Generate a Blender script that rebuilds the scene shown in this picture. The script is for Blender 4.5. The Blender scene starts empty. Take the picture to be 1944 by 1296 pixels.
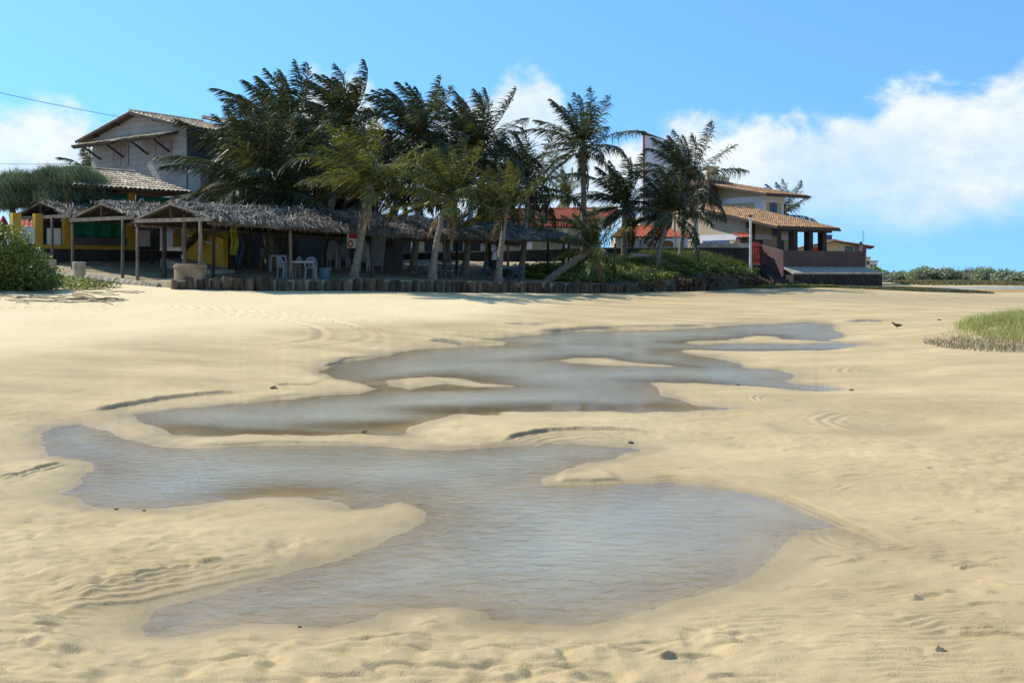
import bpy, math, random
import numpy as np
from mathutils import Vector, Matrix

R = math.radians
random.seed(7)
rng = np.random.default_rng(11)
scene = bpy.context.scene
col = scene.collection

# ------------------------------------------------------------------ camera
F, CX, HY, CH = 1944.0, 972.0, 518.0, 1.7      # focal length in photo pixels, centre, horizon row, eye height
cam_d = bpy.data.cameras.new('camera')
cam_d.sensor_width = 36.0
cam_d.lens = 36.0
cam_d.shift_y = -(648.0 - HY) / 1944.0
cam_d.clip_start = 0.1
cam_d.clip_end = 9000.0
cam = bpy.data.objects.new('camera', cam_d)
cam.location = (0, 0, CH)
cam.rotation_euler = (R(90), 0, 0)
col.objects.link(cam)
scene.camera = cam

# ------------------------------------------------------------------ light
SUN_B, SUN_EL = R(20), R(48)
SUN = Vector((-math.cos(SUN_B) * math.cos(SUN_EL), math.sin(SUN_B) * math.cos(SUN_EL), math.sin(SUN_EL)))
sd = bpy.data.lights.new('sun', 'SUN')
sd.energy = 5.0
sd.angle = R(0.53)
sd.color = (1.0, 0.94, 0.82)
so = bpy.data.objects.new('sun', sd)
so.rotation_euler = SUN.to_track_quat('Z', 'Y').to_euler()
so.location = (-30, 20, 40)
col.objects.link(so)

scene.view_settings.view_transform = 'Standard'
scene.view_settings.look = 'None'
scene.view_settings.gamma = 1.0
scene.view_settings.exposure = 0.24
scene.view_settings.use_curve_mapping = False

world = bpy.data.worlds.new('World')
scene.world = world
world.use_nodes = True
nt = world.node_tree
nt.nodes.clear()


def wn(t, **kw):
    n = nt.nodes.new(t)
    for k, v in kw.items():
        setattr(n, k, v)
    return n


def wmath(op, a, b=None, c=None, clamp=False):
    n = wn('ShaderNodeMath', operation=op)
    n.use_clamp = clamp
    for i, v in enumerate((a, b, c)):
        if v is None:
            continue
        if isinstance(v, (int, float)):
            n.inputs[i].default_value = v
        else:
            nt.links.new(v, n.inputs[i])
    return n.outputs[0]


def wsmooth(v, lo, hi):
    n = wn('ShaderNodeMapRange', interpolation_type='SMOOTHSTEP')
    nt.links.new(v, n.inputs[0])
    n.inputs[1].default_value = lo
    n.inputs[2].default_value = hi
    return n.outputs[0]


sky = wn('ShaderNodeTexSky', sky_type='NISHITA')
sky.sun_disc = False
sky.sun_elevation = SUN_EL
sky.sun_rotation = math.atan2(SUN.x, SUN.y)
sky.altitude = 0
sky.air_density = 1.0
sky.dust_density = 0.1
sky.ozone_density = 3.0
tc = wn('ShaderNodeTexCoord')
lift = wn('ShaderNodeVectorMath', operation='ADD')
nt.links.new(tc.outputs['Generated'], lift.inputs[0])
lift.inputs[1].default_value = (0, 0, 0.30)          # clear trade-wind air: no white band at the horizon
nrm_ = wn('ShaderNodeVectorMath', operation='NORMALIZE')
nt.links.new(lift.outputs[0], nrm_.inputs[0])
nt.links.new(nrm_.outputs[0], sky.inputs[0])
tint = wn('ShaderNodeMix', data_type='RGBA', blend_type='MULTIPLY')
tint.inputs[0].default_value = 1.0
nt.links.new(sky.outputs[0], tint.inputs[6])
tint.inputs[7].default_value = (1.50, 2.26, 2.30, 1)
sx = wn('ShaderNodeSeparateXYZ')
nt.links.new(tc.outputs['Generated'], sx.inputs[0])
az = wmath('ARCTAN2', sx.outputs[0], sx.outputs[1])
el = wmath('ARCSINE', sx.outputs[2])
fc = wn('ShaderNodeFloatCurve')
tops = [(-400, 170), (0, 195), (110, 185), (165, 205), (215, 255), (270, 330), (420, 330), (560, 190), (610, 122), (650, 135), (700, 138),
        (745, 235), (860, 200), (930, 160), (985, 118), (1045, 150), (1085, 215), (1150, 262), (1230, 255), (1300, 206),
        (1380, 232), (1470, 212), (1560, 205), (1650, 190), (1750, 140), (1830, 158), (1944, 112), (2200, 150)]
cv = fc.mapping.curves[0]
pts = []
for px, py in tops:
    a = math.atan((px - CX) / F)
    e = math.atan((HY - py) / F * math.cos(a))
    pts.append(((a + 0.75) / 1.5, e / 0.3))
cv.points[0].location = (0.0, 0.55)
cv.points[1].location = (1.0, 0.60)
for p in pts:
    cv.points.new(*p)
fc.mapping.update()
nt.links.new(wmath('DIVIDE', wmath('ADD', az, 0.75), 1.5, clamp=True), fc.inputs[1])
top = wmath('MULTIPLY', fc.outputs[0], 0.3)
mp = wn('ShaderNodeMapping')
nt.links.new(tc.outputs['Generated'], mp.inputs[0])
mp.inputs[3].default_value = (1, 1, 1.5)


def wnoise(scale, detail, rough, dist=0.0):
    n = wn('ShaderNodeTexNoise')
    nt.links.new(mp.outputs[0], n.inputs[0])
    n.inputs['Scale'].default_value = scale
    n.inputs['Detail'].default_value = detail
    n.inputs['Roughness'].default_value = rough
    n.inputs['Distortion'].default_value = dist
    return n.outputs[0]


n1 = wnoise(16, 8, 0.58, 0.3)
n2 = wnoise(6, 6, 0.6)
n3 = wnoise(38, 6, 0.6, 0.2)
edge = wmath('ADD', wmath('SUBTRACT', top, el), wmath('MULTIPLY', wmath('SUBTRACT', n1, 0.5), 0.085))
edge = wmath('ADD', edge, wmath('MULTIPLY', wmath('SUBTRACT', n3, 0.5), 0.028))
puff = wsmooth(edge, -0.004, 0.026)
body = wmath('ADD', 0.60, wmath('MULTIPLY', wsmooth(n2, 0.36, 0.62), 0.34))
rim = wmath('MULTIPLY', wsmooth(edge, 0.085, 0.01), 0.28)
dens = wmath('MULTIPLY', puff, wmath('ADD', body, rim, clamp=True))
base = wsmooth(wmath('ADD', el, wmath('MULTIPLY', wmath('SUBTRACT', n2, 0.5), 0.05)), 0.028, 0.075)
dens = wmath('MULTIPLY', dens, wmath('ADD', wmath('MULTIPLY', base, 0.94), 0.06))
ccol = wn('ShaderNodeMix', data_type='RGBA')
nt.links.new(wsmooth(wmath('ADD', wmath('MULTIPLY', n1, 0.7), wmath('MULTIPLY', n3, 0.3)), 0.38, 0.58), ccol.inputs[0])
ccol.inputs[6].default_value = (6.0, 7.3, 8.2, 1)
ccol.inputs[7].default_value = (7.9, 8.5, 8.7, 1)
mixc = wn('ShaderNodeMix', data_type='RGBA')
nt.links.new(dens, mixc.inputs[0])
nt.links.new(tint.outputs[2], mixc.inputs[6])
nt.links.new(ccol.outputs[2], mixc.inputs[7])
bg = wn('ShaderNodeBackground')
bg.inputs[1].default_value = 0.10
nt.links.new(mixc.outputs[2], bg.inputs[0])
wo = wn('ShaderNodeOutputWorld')
nt.links.new(bg.outputs[0], wo.inputs[0])


# ------------------------------------------------------------------ helpers
def W(px, py, y):
    """photo pixel at distance y -> world point"""
    return Vector(((px - CX) / F * y, y, CH - (py - HY) / F * y))


def XY(px, y):
    return ((px - CX) / F * y, y)


ROOT = {}          # object name -> world origin of its thing


def tag(o, label=None, cat=None, group=None, kind=None):
    if label: o['label'] = label
    if cat: o['category'] = cat
    if group: o['group'] = group
    if kind: o['kind'] = kind
    return o


def empty(name, loc, label, cat, group=None):
    o = bpy.data.objects.new(name, None)
    o.empty_display_size = 0.2
    o.location = loc
    col.objects.link(o)
    ROOT[o.name] = Vector(loc)
    return tag(o, label, cat, group)


def link(name, me, mat=None, parent=None, loc=(0, 0, 0)):
    o = bpy.data.objects.new(name, me)
    if mat is not None and not me.materials:
        me.materials.append(mat)
    o.location = loc
    col.objects.link(o)
    if parent is not None:
        o.parent = parent
    return o


class MB:
    """collects shapes given in world coordinates; build() links them as one mesh"""

    def __init__(s):
        s.v, s.f, s.var = [], [], []

    def add(s, vs, fs, var=None):
        b = len(s.v)
        s.v += [tuple(p) for p in vs]
        s.f += [tuple(i + b for i in f) for f in fs]
        s.var += [random.random() if var is None else var] * len(fs)
        return s

    def hexa(s, a, b, c, d, e, f, g, h, var=None):
        """a b c d bottom (ccw), e f g h top"""
        return s.add((a, b, c, d, e, f, g, h), ((0, 3, 2, 1), (4, 5, 6, 7), (0, 1, 5, 4), (1, 2, 6, 5), (2, 3, 7, 6), (3, 0, 4, 7)), var)

    def box(s, c, hx, hy, hz, ang=0.0, var=None):
        c = Vector(c); ca, sa = math.cos(ang), math.sin(ang)
        u, w, z = Vector((ca, sa, 0)) * hx, Vector((-sa, ca, 0)) * hy, Vector((0, 0, hz))
        return s.hexa(c - u - w - z, c + u - w - z, c + u + w - z, c - u + w - z, c - u - w + z, c + u - w + z, c + u + w + z, c - u + w + z, var)

    def slab(s, poly, thick, var=None):
        """planar polygon given ccw seen from its front; extruded backwards by thick along -normal"""
        p = [Vector(q) for q in poly]
        n = (p[1] - p[0]).cross(p[2] - p[0]).normalized()
        q = [a - n * thick for a in p]
        k = len(p)
        fs = [tuple(range(k)), tuple(range(2 * k - 1, k - 1, -1))]
        fs += [(i, i + k, (i + 1) % k + k, (i + 1) % k) for i in range(k)]
        return s.add(p + q, fs, var)

    def beam(s, p, q, w, h, var=None, up=(0, 0, 1)):
        p, q = Vector(p), Vector(q)
        d = (q - p).normalized()
        x = d.cross(Vector(up))
        if x.length < 1e-3: x = d.cross(Vector((1, 0, 0)))
        x.normalize(); z = x.cross(d)
        x, z = x * (w / 2), z * (h / 2)
        return s.hexa(p - x - z, p + x - z, q + x - z, q - x - z, p - x + z, p + x + z, q + x + z, q - x + z, var)

    def tube(s, pts, rad, n=8, cap=True, var=None, jit=0.0):
        pts = [Vector(p) for p in pts]
        if not hasattr(rad, '__len__'): rad = [rad] * len(pts)
        vs, fs = [], []
        x = None
        for i, p in enumerate(pts):
            d = (pts[min(i + 1, len(pts) - 1)] - pts[max(i - 1, 0)]).normalized()
            if x is None:
                x = d.cross(Vector((0.3, 1, 0.1)))
                if x.length < 0.05: x = d.cross(Vector((1, 0, 0)))
            x = (x - d * x.dot(d)).normalized()
            yv = d.cross(x)
            for k in range(n):
                a = 2 * math.pi * k / n
                r = rad[i] * (1 + jit * (random.random() - .5))
                vs.append(p + x * (math.cos(a) * r) + yv * (math.sin(a) * r))
        for i in range(len(pts) - 1):
            for k in range(n):
                k2 = (k + 1) % n
                fs.append((i * n + k, i * n + k2, (i + 1) * n + k2, (i + 1) * n + k))
        if cap:
            fs.append(tuple(range(n - 1, -1, -1)))
            fs.append(tuple(range((len(pts) - 1) * n, len(pts) * n)))
        return s.add(vs, fs, var)

    def mesh(s, name, mat, org=(0, 0, 0), smooth=False):
        me = bpy.data.meshes.new(name)
        o = Vector(org)
        me.from_pydata([(v[0] - o.x, v[1] - o.y, v[2] - o.z) for v in s.v], [], s.f)
        a = me.attributes.new('var', 'FLOAT', 'FACE')
        a.data.foreach_set('value', np.array(s.var, dtype=np.float32))
        if smooth:
            me.polygons.foreach_set('use_smooth', [True] * len(me.polygons))
        me.materials.append(mat)
        me.update()
        return me

    def build(s, name, mat, parent=None, smooth=False, kind=None, root=None):
        """root: the top-level Empty whose origin the vertices are taken from (default: parent)"""
        r = root or parent
        org = ROOT[r.name] if r is not None and r.name in ROOT else Vector((0, 0, 0))
        o = link(name, s.mesh(name, mat, org, smooth), None, parent)
        if kind: o['kind'] = kind
        return o


def np_mesh(name, verts, faces, mat, var=None, smooth=False, sizes=None):
    """fast mesh from numpy; faces: (n,3) or (n,4) array"""
    me = bpy.data.meshes.new(name)
    verts = np.asarray(verts, dtype=np.float32)
    faces = np.asarray(faces, dtype=np.int32)
    nf, k = faces.shape
    me.vertices.add(len(verts))
    me.vertices.foreach_set('co', verts.ravel())
    me.loops.add(nf * k)
    me.loops.foreach_set('vertex_index', faces.ravel())
    me.polygons.add(nf)
    me.polygons.foreach_set('loop_start', np.arange(0, nf * k, k, dtype=np.int32))
    me.polygons.foreach_set('loop_total', np.full(nf, k, dtype=np.int32))
    if smooth:
        me.polygons.foreach_set('use_smooth', np.ones(nf, dtype=bool))
    if var is not None:
        a = me.attributes.new('var', 'FLOAT', 'FACE')
        a.data.foreach_set('value', np.asarray(var, dtype=np.float32))
    me.update(calc_edges=True)
    me.validate()
    me.materials.append(mat)
    return me


def copy_tree(o, parent=None):
    c = o.copy()
    col.objects.link(c)
    if parent is not None: c.parent = parent
    for ch in o.children:
        copy_tree(ch, c)
    return c


# ------------------------------------------------------------------ noise
def _hash(ix, iy, seed):
    h = (ix.astype(np.int64) * 374761393 + iy.astype(np.int64) * 668265263 + seed * 1274126177) & 0xffffffff
    h = ((h ^ (h >> 13)) * 1274126177) & 0xffffffff
    return ((h ^ (h >> 16)) & 0xffff) / 65535.0


def vnoise(x, y, seed=0):
    ix, iy = np.floor(x), np.floor(y)
    fx, fy = x - ix, y - iy
    ux, uy = fx * fx * fx * (fx * (fx * 6 - 15) + 10), fy * fy * fy * (fy * (fy * 6 - 15) + 10)
    a, b = _hash(ix, iy, seed), _hash(ix + 1, iy, seed)
    c, d = _hash(ix, iy + 1, seed), _hash(ix + 1, iy + 1, seed)
    return (a + (b - a) * ux) * (1 - uy) + (c + (d - c) * ux) * uy - 0.5


def fbm(x, y, octv=4, seed=0, gain=0.5):
    s, a = 0, 1.0
    for i in range(octv):
        s = s + a * vnoise(x * 2 ** i + 17.3 * i, y * 2 ** i - 9.1 * i, seed + i)
        a *= gain
    return s


def sstep(lo, hi, v):
    t = np.clip((v - lo) / (hi - lo), 0, 1)
    return t * t * (3 - 2 * t)


class RBF:
    def __init__(s, pts):
        p = np.array(pts, dtype=float)
        s.p = p[:, :2]
        n = len(p)
        d = np.linalg.norm(s.p[:, None] - s.p[None], axis=2)
        A = np.zeros((n + 3, n + 3))
        A[:n, :n] = d + 0.05 * np.eye(n) * 0
        A[:n, n] = 1; A[:n, n + 1:] = s.p
        A[n, :n] = 1; A[n + 1:, :n] = s.p.T
        s.w = np.linalg.solve(A, np.concatenate([p[:, 2], [0, 0, 0]]))

    def __call__(s, x, y):
        x, y = np.asarray(x, dtype=float), np.asarray(y, dtype=float)
        o = s.w[-3] + s.w[-2] * x + s.w[-1] * y
        for (a, b), w in zip(s.p, s.w):
            o = o + w * np.sqrt((x - a) ** 2 + (y - b) ** 2 + 0.6)
        return o


# ------------------------------------------------------------------ materials
def mat(name, c, rough=0.8, c2=None, scale=6.0, bump=0.0, bscale=40.0, var=0.0, spec=0.3, stretch=(1, 1, 1), objvar=0.0, trans=0.0, c3=None, metal=0.0):
    """procedural: base colour c mottled towards c2 by noise; 'var' face attribute and per-object brightness variation"""
    m = bpy.data.materials.new(name)
    m.use_nodes = True
    t = m.node_tree
    N, L = t.nodes, t.links
    b = N['Principled BSDF']
    b.inputs['Roughness'].default_value = rough
    b.inputs['Specular IOR Level'].default_value = spec
    b.inputs['Metallic'].default_value = metal
    tcn = N.new('ShaderNodeTexCoord')
    mpn = N.new('ShaderNodeMapping')
    mpn.inputs[3].default_value = stretch
    geo = N.new('ShaderNodeNewGeometry')
    L.new(geo.outputs['Position'], mpn.inputs[0])
    ns = N.new('ShaderNodeTexNoise')
    ns.inputs['Scale'].default_value = scale
    ns.inputs['Detail'].default_value = 6
    ns.inputs['Roughness'].default_value = 0.62
    L.new(mpn.outputs[0], ns.inputs[0])
    rp = N.new('ShaderNodeValToRGB')
    c2 = c2 or tuple(x * 0.72 for x in c)
    rp.color_ramp.elements[0].position = 0.33
    rp.color_ramp.elements[1].position = 0.66
    rp.color_ramp.elements[0].color = (*c2, 1)
    rp.color_ramp.elements[1].color = (*c, 1)
    if c3:
        e = rp.color_ramp.elements.new(0.8); e.color = (*c3, 1)
    L.new(ns.outputs[0], rp.inputs[0])
    out = rp.outputs[0]
    fac = None
    if var:
        at = N.new('ShaderNodeAttribute'); at.attribute_name = 'var'
        mr = N.new('ShaderNodeMapRange')
        mr.inputs[3].default_value = 1 - var; mr.inputs[4].default_value = 1 + var
        L.new(at.outputs['Fac'], mr.inputs[0]); fac = mr.outputs[0]
    if objvar:
        oi = N.new('ShaderNodeObjectInfo')
        mr2 = N.new('ShaderNodeMapRange')
        mr2.inputs[3].default_value = 1 - objvar; mr2.inputs[4].default_value = 1 + objvar
        L.new(oi.outputs['Random'], mr2.inputs[0])
        if fac is not None:
            mm = N.new('ShaderNodeMath'); mm.operation = 'MULTIPLY'
            L.new(fac, mm.inputs[0]); L.new(mr2.outputs[0], mm.inputs[1]); fac = mm.outputs[0]
        else:
            fac = mr2.outputs[0]
    if fac is not None:
        vm = N.new('ShaderNodeVectorMath'); vm.operation = 'SCALE'
        L.new(out, vm.inputs[0]); L.new(fac, vm.inputs['Scale']); out = vm.outputs[0]
    L.new(out, b.inputs['Base Color'])
    if bump:
        nb = N.new('ShaderNodeTexNoise')
        nb.inputs['Scale'].default_value = bscale
        nb.inputs['Detail'].default_value = 4
        L.new(mpn.outputs[0], nb.inputs[0])
        bp = N.new('ShaderNodeBump')
        bp.inputs['Strength'].default_value = 0.8
        bp.inputs['Distance'].default_value = bump
        L.new(nb.outputs[0], bp.inputs['Height'])
        L.new(bp.outputs[0], b.inputs['Normal'])
    if trans:
        tr = N.new('ShaderNodeBsdfTranslucent')
        g = N.new('ShaderNodeVectorMath'); g.operation = 'MULTIPLY'
        L.new(out, g.inputs[0]); g.inputs[1].default_value = (1.25, 1.3, 0.6)
        L.new(g.outputs[0], tr.inputs[0])
        mx = N.new('ShaderNodeMixShader'); mx.inputs[0].default_value = trans
        L.new(b.outputs[0], mx.inputs[1]); L.new(tr.outputs[0], mx.inputs[2])
        L.new(mx.outputs[0], N['Material Output'].inputs[0])
    return m


M = {}
M['sand_dry'] = mat('terrace_sand', (0.38, 0.305, 0.19), 0.95, (0.22, 0.175, 0.11), 1.2, 0.02, 9)
M['frond'] = mat('palm_leaf', (0.062, 0.066, 0.024), 0.45, (0.036, 0.040, 0.016), 0.7, var=0.45, spec=0.4, objvar=0.35, trans=0.26)
M['frond_young'] = mat('palm_leaf_young', (0.135, 0.135, 0.034), 0.45, (0.075, 0.080, 0.024), 0.7, var=0.45, spec=0.4, objvar=0.3, trans=0.34)
M['frond_dead'] = mat('palm_leaf_dry', (0.24, 0.165, 0.085), 0.75, (0.11, 0.075, 0.042), 1.0, var=0.35, objvar=0.3)
M['rachis'] = mat('palm_rib', (0.20, 0.19, 0.06), 0.5, (0.12, 0.12, 0.04), 2.0)
M['palm_trunk'] = mat('palm_bark', (0.30, 0.255, 0.20), 0.9, (0.13, 0.105, 0.08), 5.0, 0.02, 30, stretch=(1, 1, 3.5), var=0.12)
M['coconut'] = mat('coconut_husk', (0.10, 0.12, 0.035), 0.5, (0.08, 0.07, 0.03), 5)
M['thatch'] = mat('dry_palm_thatch', (0.30, 0.265, 0.22), 0.65, (0.095, 0.082, 0.068), 1.6, var=0.85, spec=0.35)
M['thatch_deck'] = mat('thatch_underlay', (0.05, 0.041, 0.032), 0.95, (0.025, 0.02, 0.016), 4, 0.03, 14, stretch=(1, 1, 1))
M['post_grey'] = mat('weathered_post', (0.20, 0.165, 0.13), 0.9, (0.10, 0.082, 0.065), 5, 0.008, 30, stretch=(1, 1, 0.2), objvar=0.25)
M['post_dark'] = mat('dark_post', (0.075, 0.058, 0.045), 0.9, (0.04, 0.03, 0.025), 5, 0.008, 30, stretch=(1, 1, 0.2), objvar=0.3)
M['log'] = mat('palm_log', (0.135, 0.10, 0.068), 0.92, (0.045, 0.034, 0.024), 4, 0.02, 22, stretch=(1, 1, 0.35), objvar=0.4)
M['log_pale'] = mat('palm_log_pale', (0.40, 0.34, 0.26), 0.92, (0.22, 0.18, 0.13), 5, 0.02, 22, objvar=0.2)
M['concrete'] = mat('concrete', (0.40, 0.37, 0.32), 0.9, (0.24, 0.21, 0.18), 2.0, 0.008, 30)
M['concrete_ring'] = mat('ring_concrete', (0.30, 0.23, 0.155), 0.92, (0.17, 0.125, 0.085), 2.6, 0.012, 24)
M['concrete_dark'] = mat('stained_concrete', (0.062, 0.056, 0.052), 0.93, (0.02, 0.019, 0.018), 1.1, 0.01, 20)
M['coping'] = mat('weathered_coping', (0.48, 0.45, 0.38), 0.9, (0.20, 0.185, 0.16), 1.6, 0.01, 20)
M['panel'] = mat('wall_panel', (0.31, 0.295, 0.275), 0.75, (0.24, 0.228, 0.215), 0.7, 0.003, 20, objvar=0.05)
M['joint'] = mat('wall_joint', (0.24, 0.225, 0.21), 0.9, (0.18, 0.17, 0.16), 2)
M['tile_old'] = mat('old_roof_tile', (0.52, 0.42, 0.305), 0.85, (0.30, 0.235, 0.165), 2.2, var=0.42)
M['tile_red'] = mat('red_roof_tile', (0.46, 0.105, 0.042), 0.75, (0.36, 0.075, 0.032), 1.2, var=0.2)
M['tile_tan'] = mat('tan_roof_tile', (0.50, 0.29, 0.14), 0.8, (0.34, 0.18, 0.09), 1.8, var=0.35)
M['deck'] = mat('roof_deck', (0.12, 0.085, 0.06), 0.9, (0.07, 0.05, 0.035), 3)
M['wood_dark'] = mat('dark_timber', (0.07, 0.055, 0.05), 0.8, (0.04, 0.032, 0.03), 4)
M['wood_grey'] = mat('grey_timber', (0.30, 0.25, 0.20), 0.9, (0.19, 0.155, 0.12), 5, stretch=(1, 1, 0.3))
M['shutter'] = mat('shutter_paint', (0.27, 0.235, 0.22), 0.6, (0.20, 0.175, 0.165), 4)
M['bank_soil'] = mat('bank_soil', (0.10, 0.08, 0.052), 0.95, (0.05, 0.04, 0.028), 1.5, 0.03, 9)
M['yellow'] = mat('yellow_paint', (0.52, 0.31, 0.035), 0.75, (0.40, 0.23, 0.03), 1.5)
M['white_wall'] = mat('white_plaster', (0.66, 0.66, 0.63), 0.85, (0.52, 0.51, 0.48), 1.3)
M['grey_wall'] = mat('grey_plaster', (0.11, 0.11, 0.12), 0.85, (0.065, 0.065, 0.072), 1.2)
M['green_tarp'] = mat('green_tarpaulin', (0.010, 0.20, 0.125), 0.5, (0.008, 0.13, 0.085), 2.5, 0.02, 5)
M['cream'] = mat('cream_plaster', (0.60, 0.50, 0.32), 0.85, (0.52, 0.43, 0.27), 1.0)
M['tan'] = mat('tan_plaster', (0.46, 0.38, 0.26), 0.85, (0.40, 0.33, 0.225), 1.0)
M['lilac'] = mat('white_trim_paint', (0.66, 0.65, 0.68), 0.8, (0.58, 0.57, 0.60), 1.2)
M['blue'] = mat('blue_paint', (0.045, 0.11, 0.22), 0.6, (0.035, 0.09, 0.18), 2)
M['navy'] = mat('navy_paint', (0.022, 0.035, 0.065), 0.6, (0.018, 0.028, 0.05), 2)
M['maroon'] = mat('maroon_plaster', (0.17, 0.085, 0.075), 0.85, (0.13, 0.065, 0.058), 0.9)
M['pink'] = mat('terrace_plaster', (0.125, 0.075, 0.072), 0.85, (0.085, 0.053, 0.052), 0.8)
M['brown_col'] = mat('brown_column', (0.045, 0.032, 0.030), 0.8, (0.03, 0.022, 0.02), 2)
M['stone'] = mat('rough_stone', (0.055, 0.047, 0.04), 0.9, (0.025, 0.022, 0.02), 3, 0.03, 9, objvar=0.35)
M['red'] = mat('red_paint', (0.46, 0.028, 0.022), 0.55, (0.34, 0.02, 0.018), 3)
M['white_plastic'] = mat('white_plastic', (0.30, 0.33, 0.36), 0.4, (0.23, 0.26, 0.29), 5, spec=0.5)
M['blue_plastic'] = mat('blue_plastic', (0.045, 0.075, 0.115), 0.4, (0.035, 0.055, 0.09), 5, spec=0.5)
M['teal_plastic'] = mat('teal_plastic', (0.03, 0.11, 0.15), 0.4, (0.025, 0.085, 0.12), 5, spec=0.5)
M['tank_blue'] = mat('tank_plastic', (0.035, 0.085, 0.20), 0.5, (0.03, 0.07, 0.16), 4)
M['metal'] = mat('galvanised_metal', (0.42, 0.42, 0.41), 0.5, (0.33, 0.33, 0.32), 6, metal=0.6)
M['cable'] = mat('black_cable', (0.03, 0.03, 0.032), 0.6)
M['glass_dark'] = mat('dark_glass', (0.03, 0.035, 0.04), 0.12, (0.025, 0.03, 0.035), 3, spec=0.6)
M['rail_white'] = mat('white_rail_paint', (0.75, 0.74, 0.70), 0.5)
M['cloth_yellow'] = mat('yellow_green_cloth', (0.42, 0.42, 0.04), 0.8, (0.20, 0.26, 0.04), 5)
M['cloth_blue'] = mat('blue_sheet', (0.055, 0.09, 0.16), 0.6, (0.03, 0.05, 0.10), 6)
M['casuarina'] = mat('casuarina_needles', (0.19, 0.235, 0.135), 0.75, (0.11, 0.145, 0.085), 0.8, var=0.35, trans=0.15)
M['bush_leaf'] = mat('bush_leaf', (0.20, 0.245, 0.055), 0.5, (0.10, 0.135, 0.03), 1.0, var=0.45, trans=0.25, spec=0.5)
M['creeper'] = mat('creeper_leaf', (0.22, 0.235, 0.05), 0.55, (0.10, 0.12, 0.028), 0.9, var=0.45, trans=0.25, spec=0.5)
M['grass'] = mat('beach_grass', (0.20, 0.225, 0.075), 0.7, (0.12, 0.145, 0.05), 0.9, var=0.35, trans=0.25)
M['grass_pale'] = mat('dune_grass', (0.46, 0.43, 0.20), 0.7, (0.30, 0.32, 0.125), 0.5, var=0.3, trans=0.25)
M['grass_dull'] = mat('salt_grass', (0.17, 0.16, 0.07), 0.85, (0.11, 0.11, 0.05), 0.6, var=0.3)
M['hazed_leaf'] = mat('hazed_shrub_leaf', (0.30, 0.34, 0.225), 0.7, (0.21, 0.25, 0.165), 0.25, var=0.35, trans=0.15)  # leaf colour paled to stand in for distance haze
M['twig'] = mat('dry_twig', (0.23, 0.18, 0.13), 0.9, (0.13, 0.10, 0.07), 5, var=0.3)
M['bark'] = mat('shrub_bark', (0.12, 0.095, 0.075), 0.95, (0.06, 0.048, 0.04), 6)
M['rock'] = mat('dark_rock', (0.15, 0.125, 0.10), 0.9, (0.07, 0.06, 0.05), 6, 0.02, 20)
M['skin'] = mat('skin', (0.26, 0.145, 0.09), 0.6)
M['shirt'] = mat('white_shirt', (0.56, 0.57, 0.62), 0.9, (0.48, 0.49, 0.54), 6)
M['shirt_red'] = mat('red_shirt_yoke', (0.50, 0.10, 0.10), 0.9)
M['shorts'] = mat('dark_shorts', (0.03, 0.03, 0.035), 0.9)
M['hair'] = mat('dark_hair', (0.02, 0.016, 0.013), 0.7)
# ------------------------------------------------------------------ beach terrain
def gp(px, py, elev=0.0):
    y = (CH - elev) * F / (py - HY)
    return ((px - CX) / F * y, y)


PAL = [(107, 42.0, 1.61), (144, 40.0, 1.43), (288, 37.0, 1.22), (330, 36.5, 1.12), (480, 38.0, 1.05), (700, 42.0, 0.94), (960, 47.5, 0.75), (1200, 53.0, 0.65)]
PALW = [((px - CX) / F * y, y, e) for px, y, e in PAL]
ctrl = [(-6, 11, .07), (0, 8, .05), (3, 6, .07), (-3, 5, .08), (6, 8, .13), (8, 14, .17), (0, 20, .05), (5, 24, .06), (10, 30, .08),
        (-3, 22, .2), (-8, 16, .27), (-10, 25, .52), (-14, 30, .86), (-6, 32, .62), (0, 38, .42), (6, 45, .42), (10, 50, .42),
        (15, 63, .60), (20, 68, .80), (26, 71, .72), (30, 60, .05), (42, 60, .04), (25, 50, .06), (20, 40, .08), (16, 22, .3), (11, 16, .3),
        (30, 90, .05), (48, 100, .06), (50, 140, .5), (60, 200, .6), (0, 90, .9), (-30, 60, 1.8), (-25, 34, 1.4), (-16, 20, .7), (-4, 2, .14),
        (0, 2, .10), (4, 2, .12), (12, 6, .4), (-12, 8, .35), (40, 30, .5), (100, 100, .3), (100, 300, .7), (-60, 100, 2), (34, 74, .30), (40, 84, .12),
        (-19, 37.5, 1.45), (-17.5, 34, 1.15)]
ctrl += PALW
E_rbf = RBF(ctrl)

POOL_A = [(72, 848), (74, 823), (94, 812), (151, 805), (202, 819), (252, 837), (288, 848), (360, 850), (504, 845), (643, 845), (733, 848), (848, 855),
          (920, 853), (974, 846), (1046, 844), (1136, 844), (1208, 848), (1244, 853), (1208, 862), (1172, 873), (1118, 880), (1093, 895), (1039, 909),
          (1039, 920), (1100, 920), (1180, 917), (1273, 915), (1381, 927), (1484, 948), (1551, 979), (1600, 996), (1551, 1001), (1505, 999), (1489, 1030),
          (1474, 1066), (1433, 1097), (1407, 1113), (1330, 1133), (1278, 1149), (1191, 1174), (1114, 1187), (1026, 1187), (944, 1179), (926, 1179),
          (916, 1164), (849, 1156), (787, 1158), (730, 1164), (720, 1174), (617, 1190), (514, 1187), (478, 1187), (411, 1197), (334, 1210), (278, 1208),
          (267, 1190), (288, 1156), (360, 1138), (514, 1097), (643, 1064), (684, 1046), (715, 1035), (730, 1025), (772, 999), (802, 990), (800, 972),
          (761, 948), (720, 963), (669, 966), (655, 952), (592, 945), (514, 945), (437, 951), (370, 961), (257, 969), (180, 964), (144, 958), (103, 938),
          (139, 922), (154, 907), (184, 891), (155, 877), (130, 870), (86, 868)]
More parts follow.
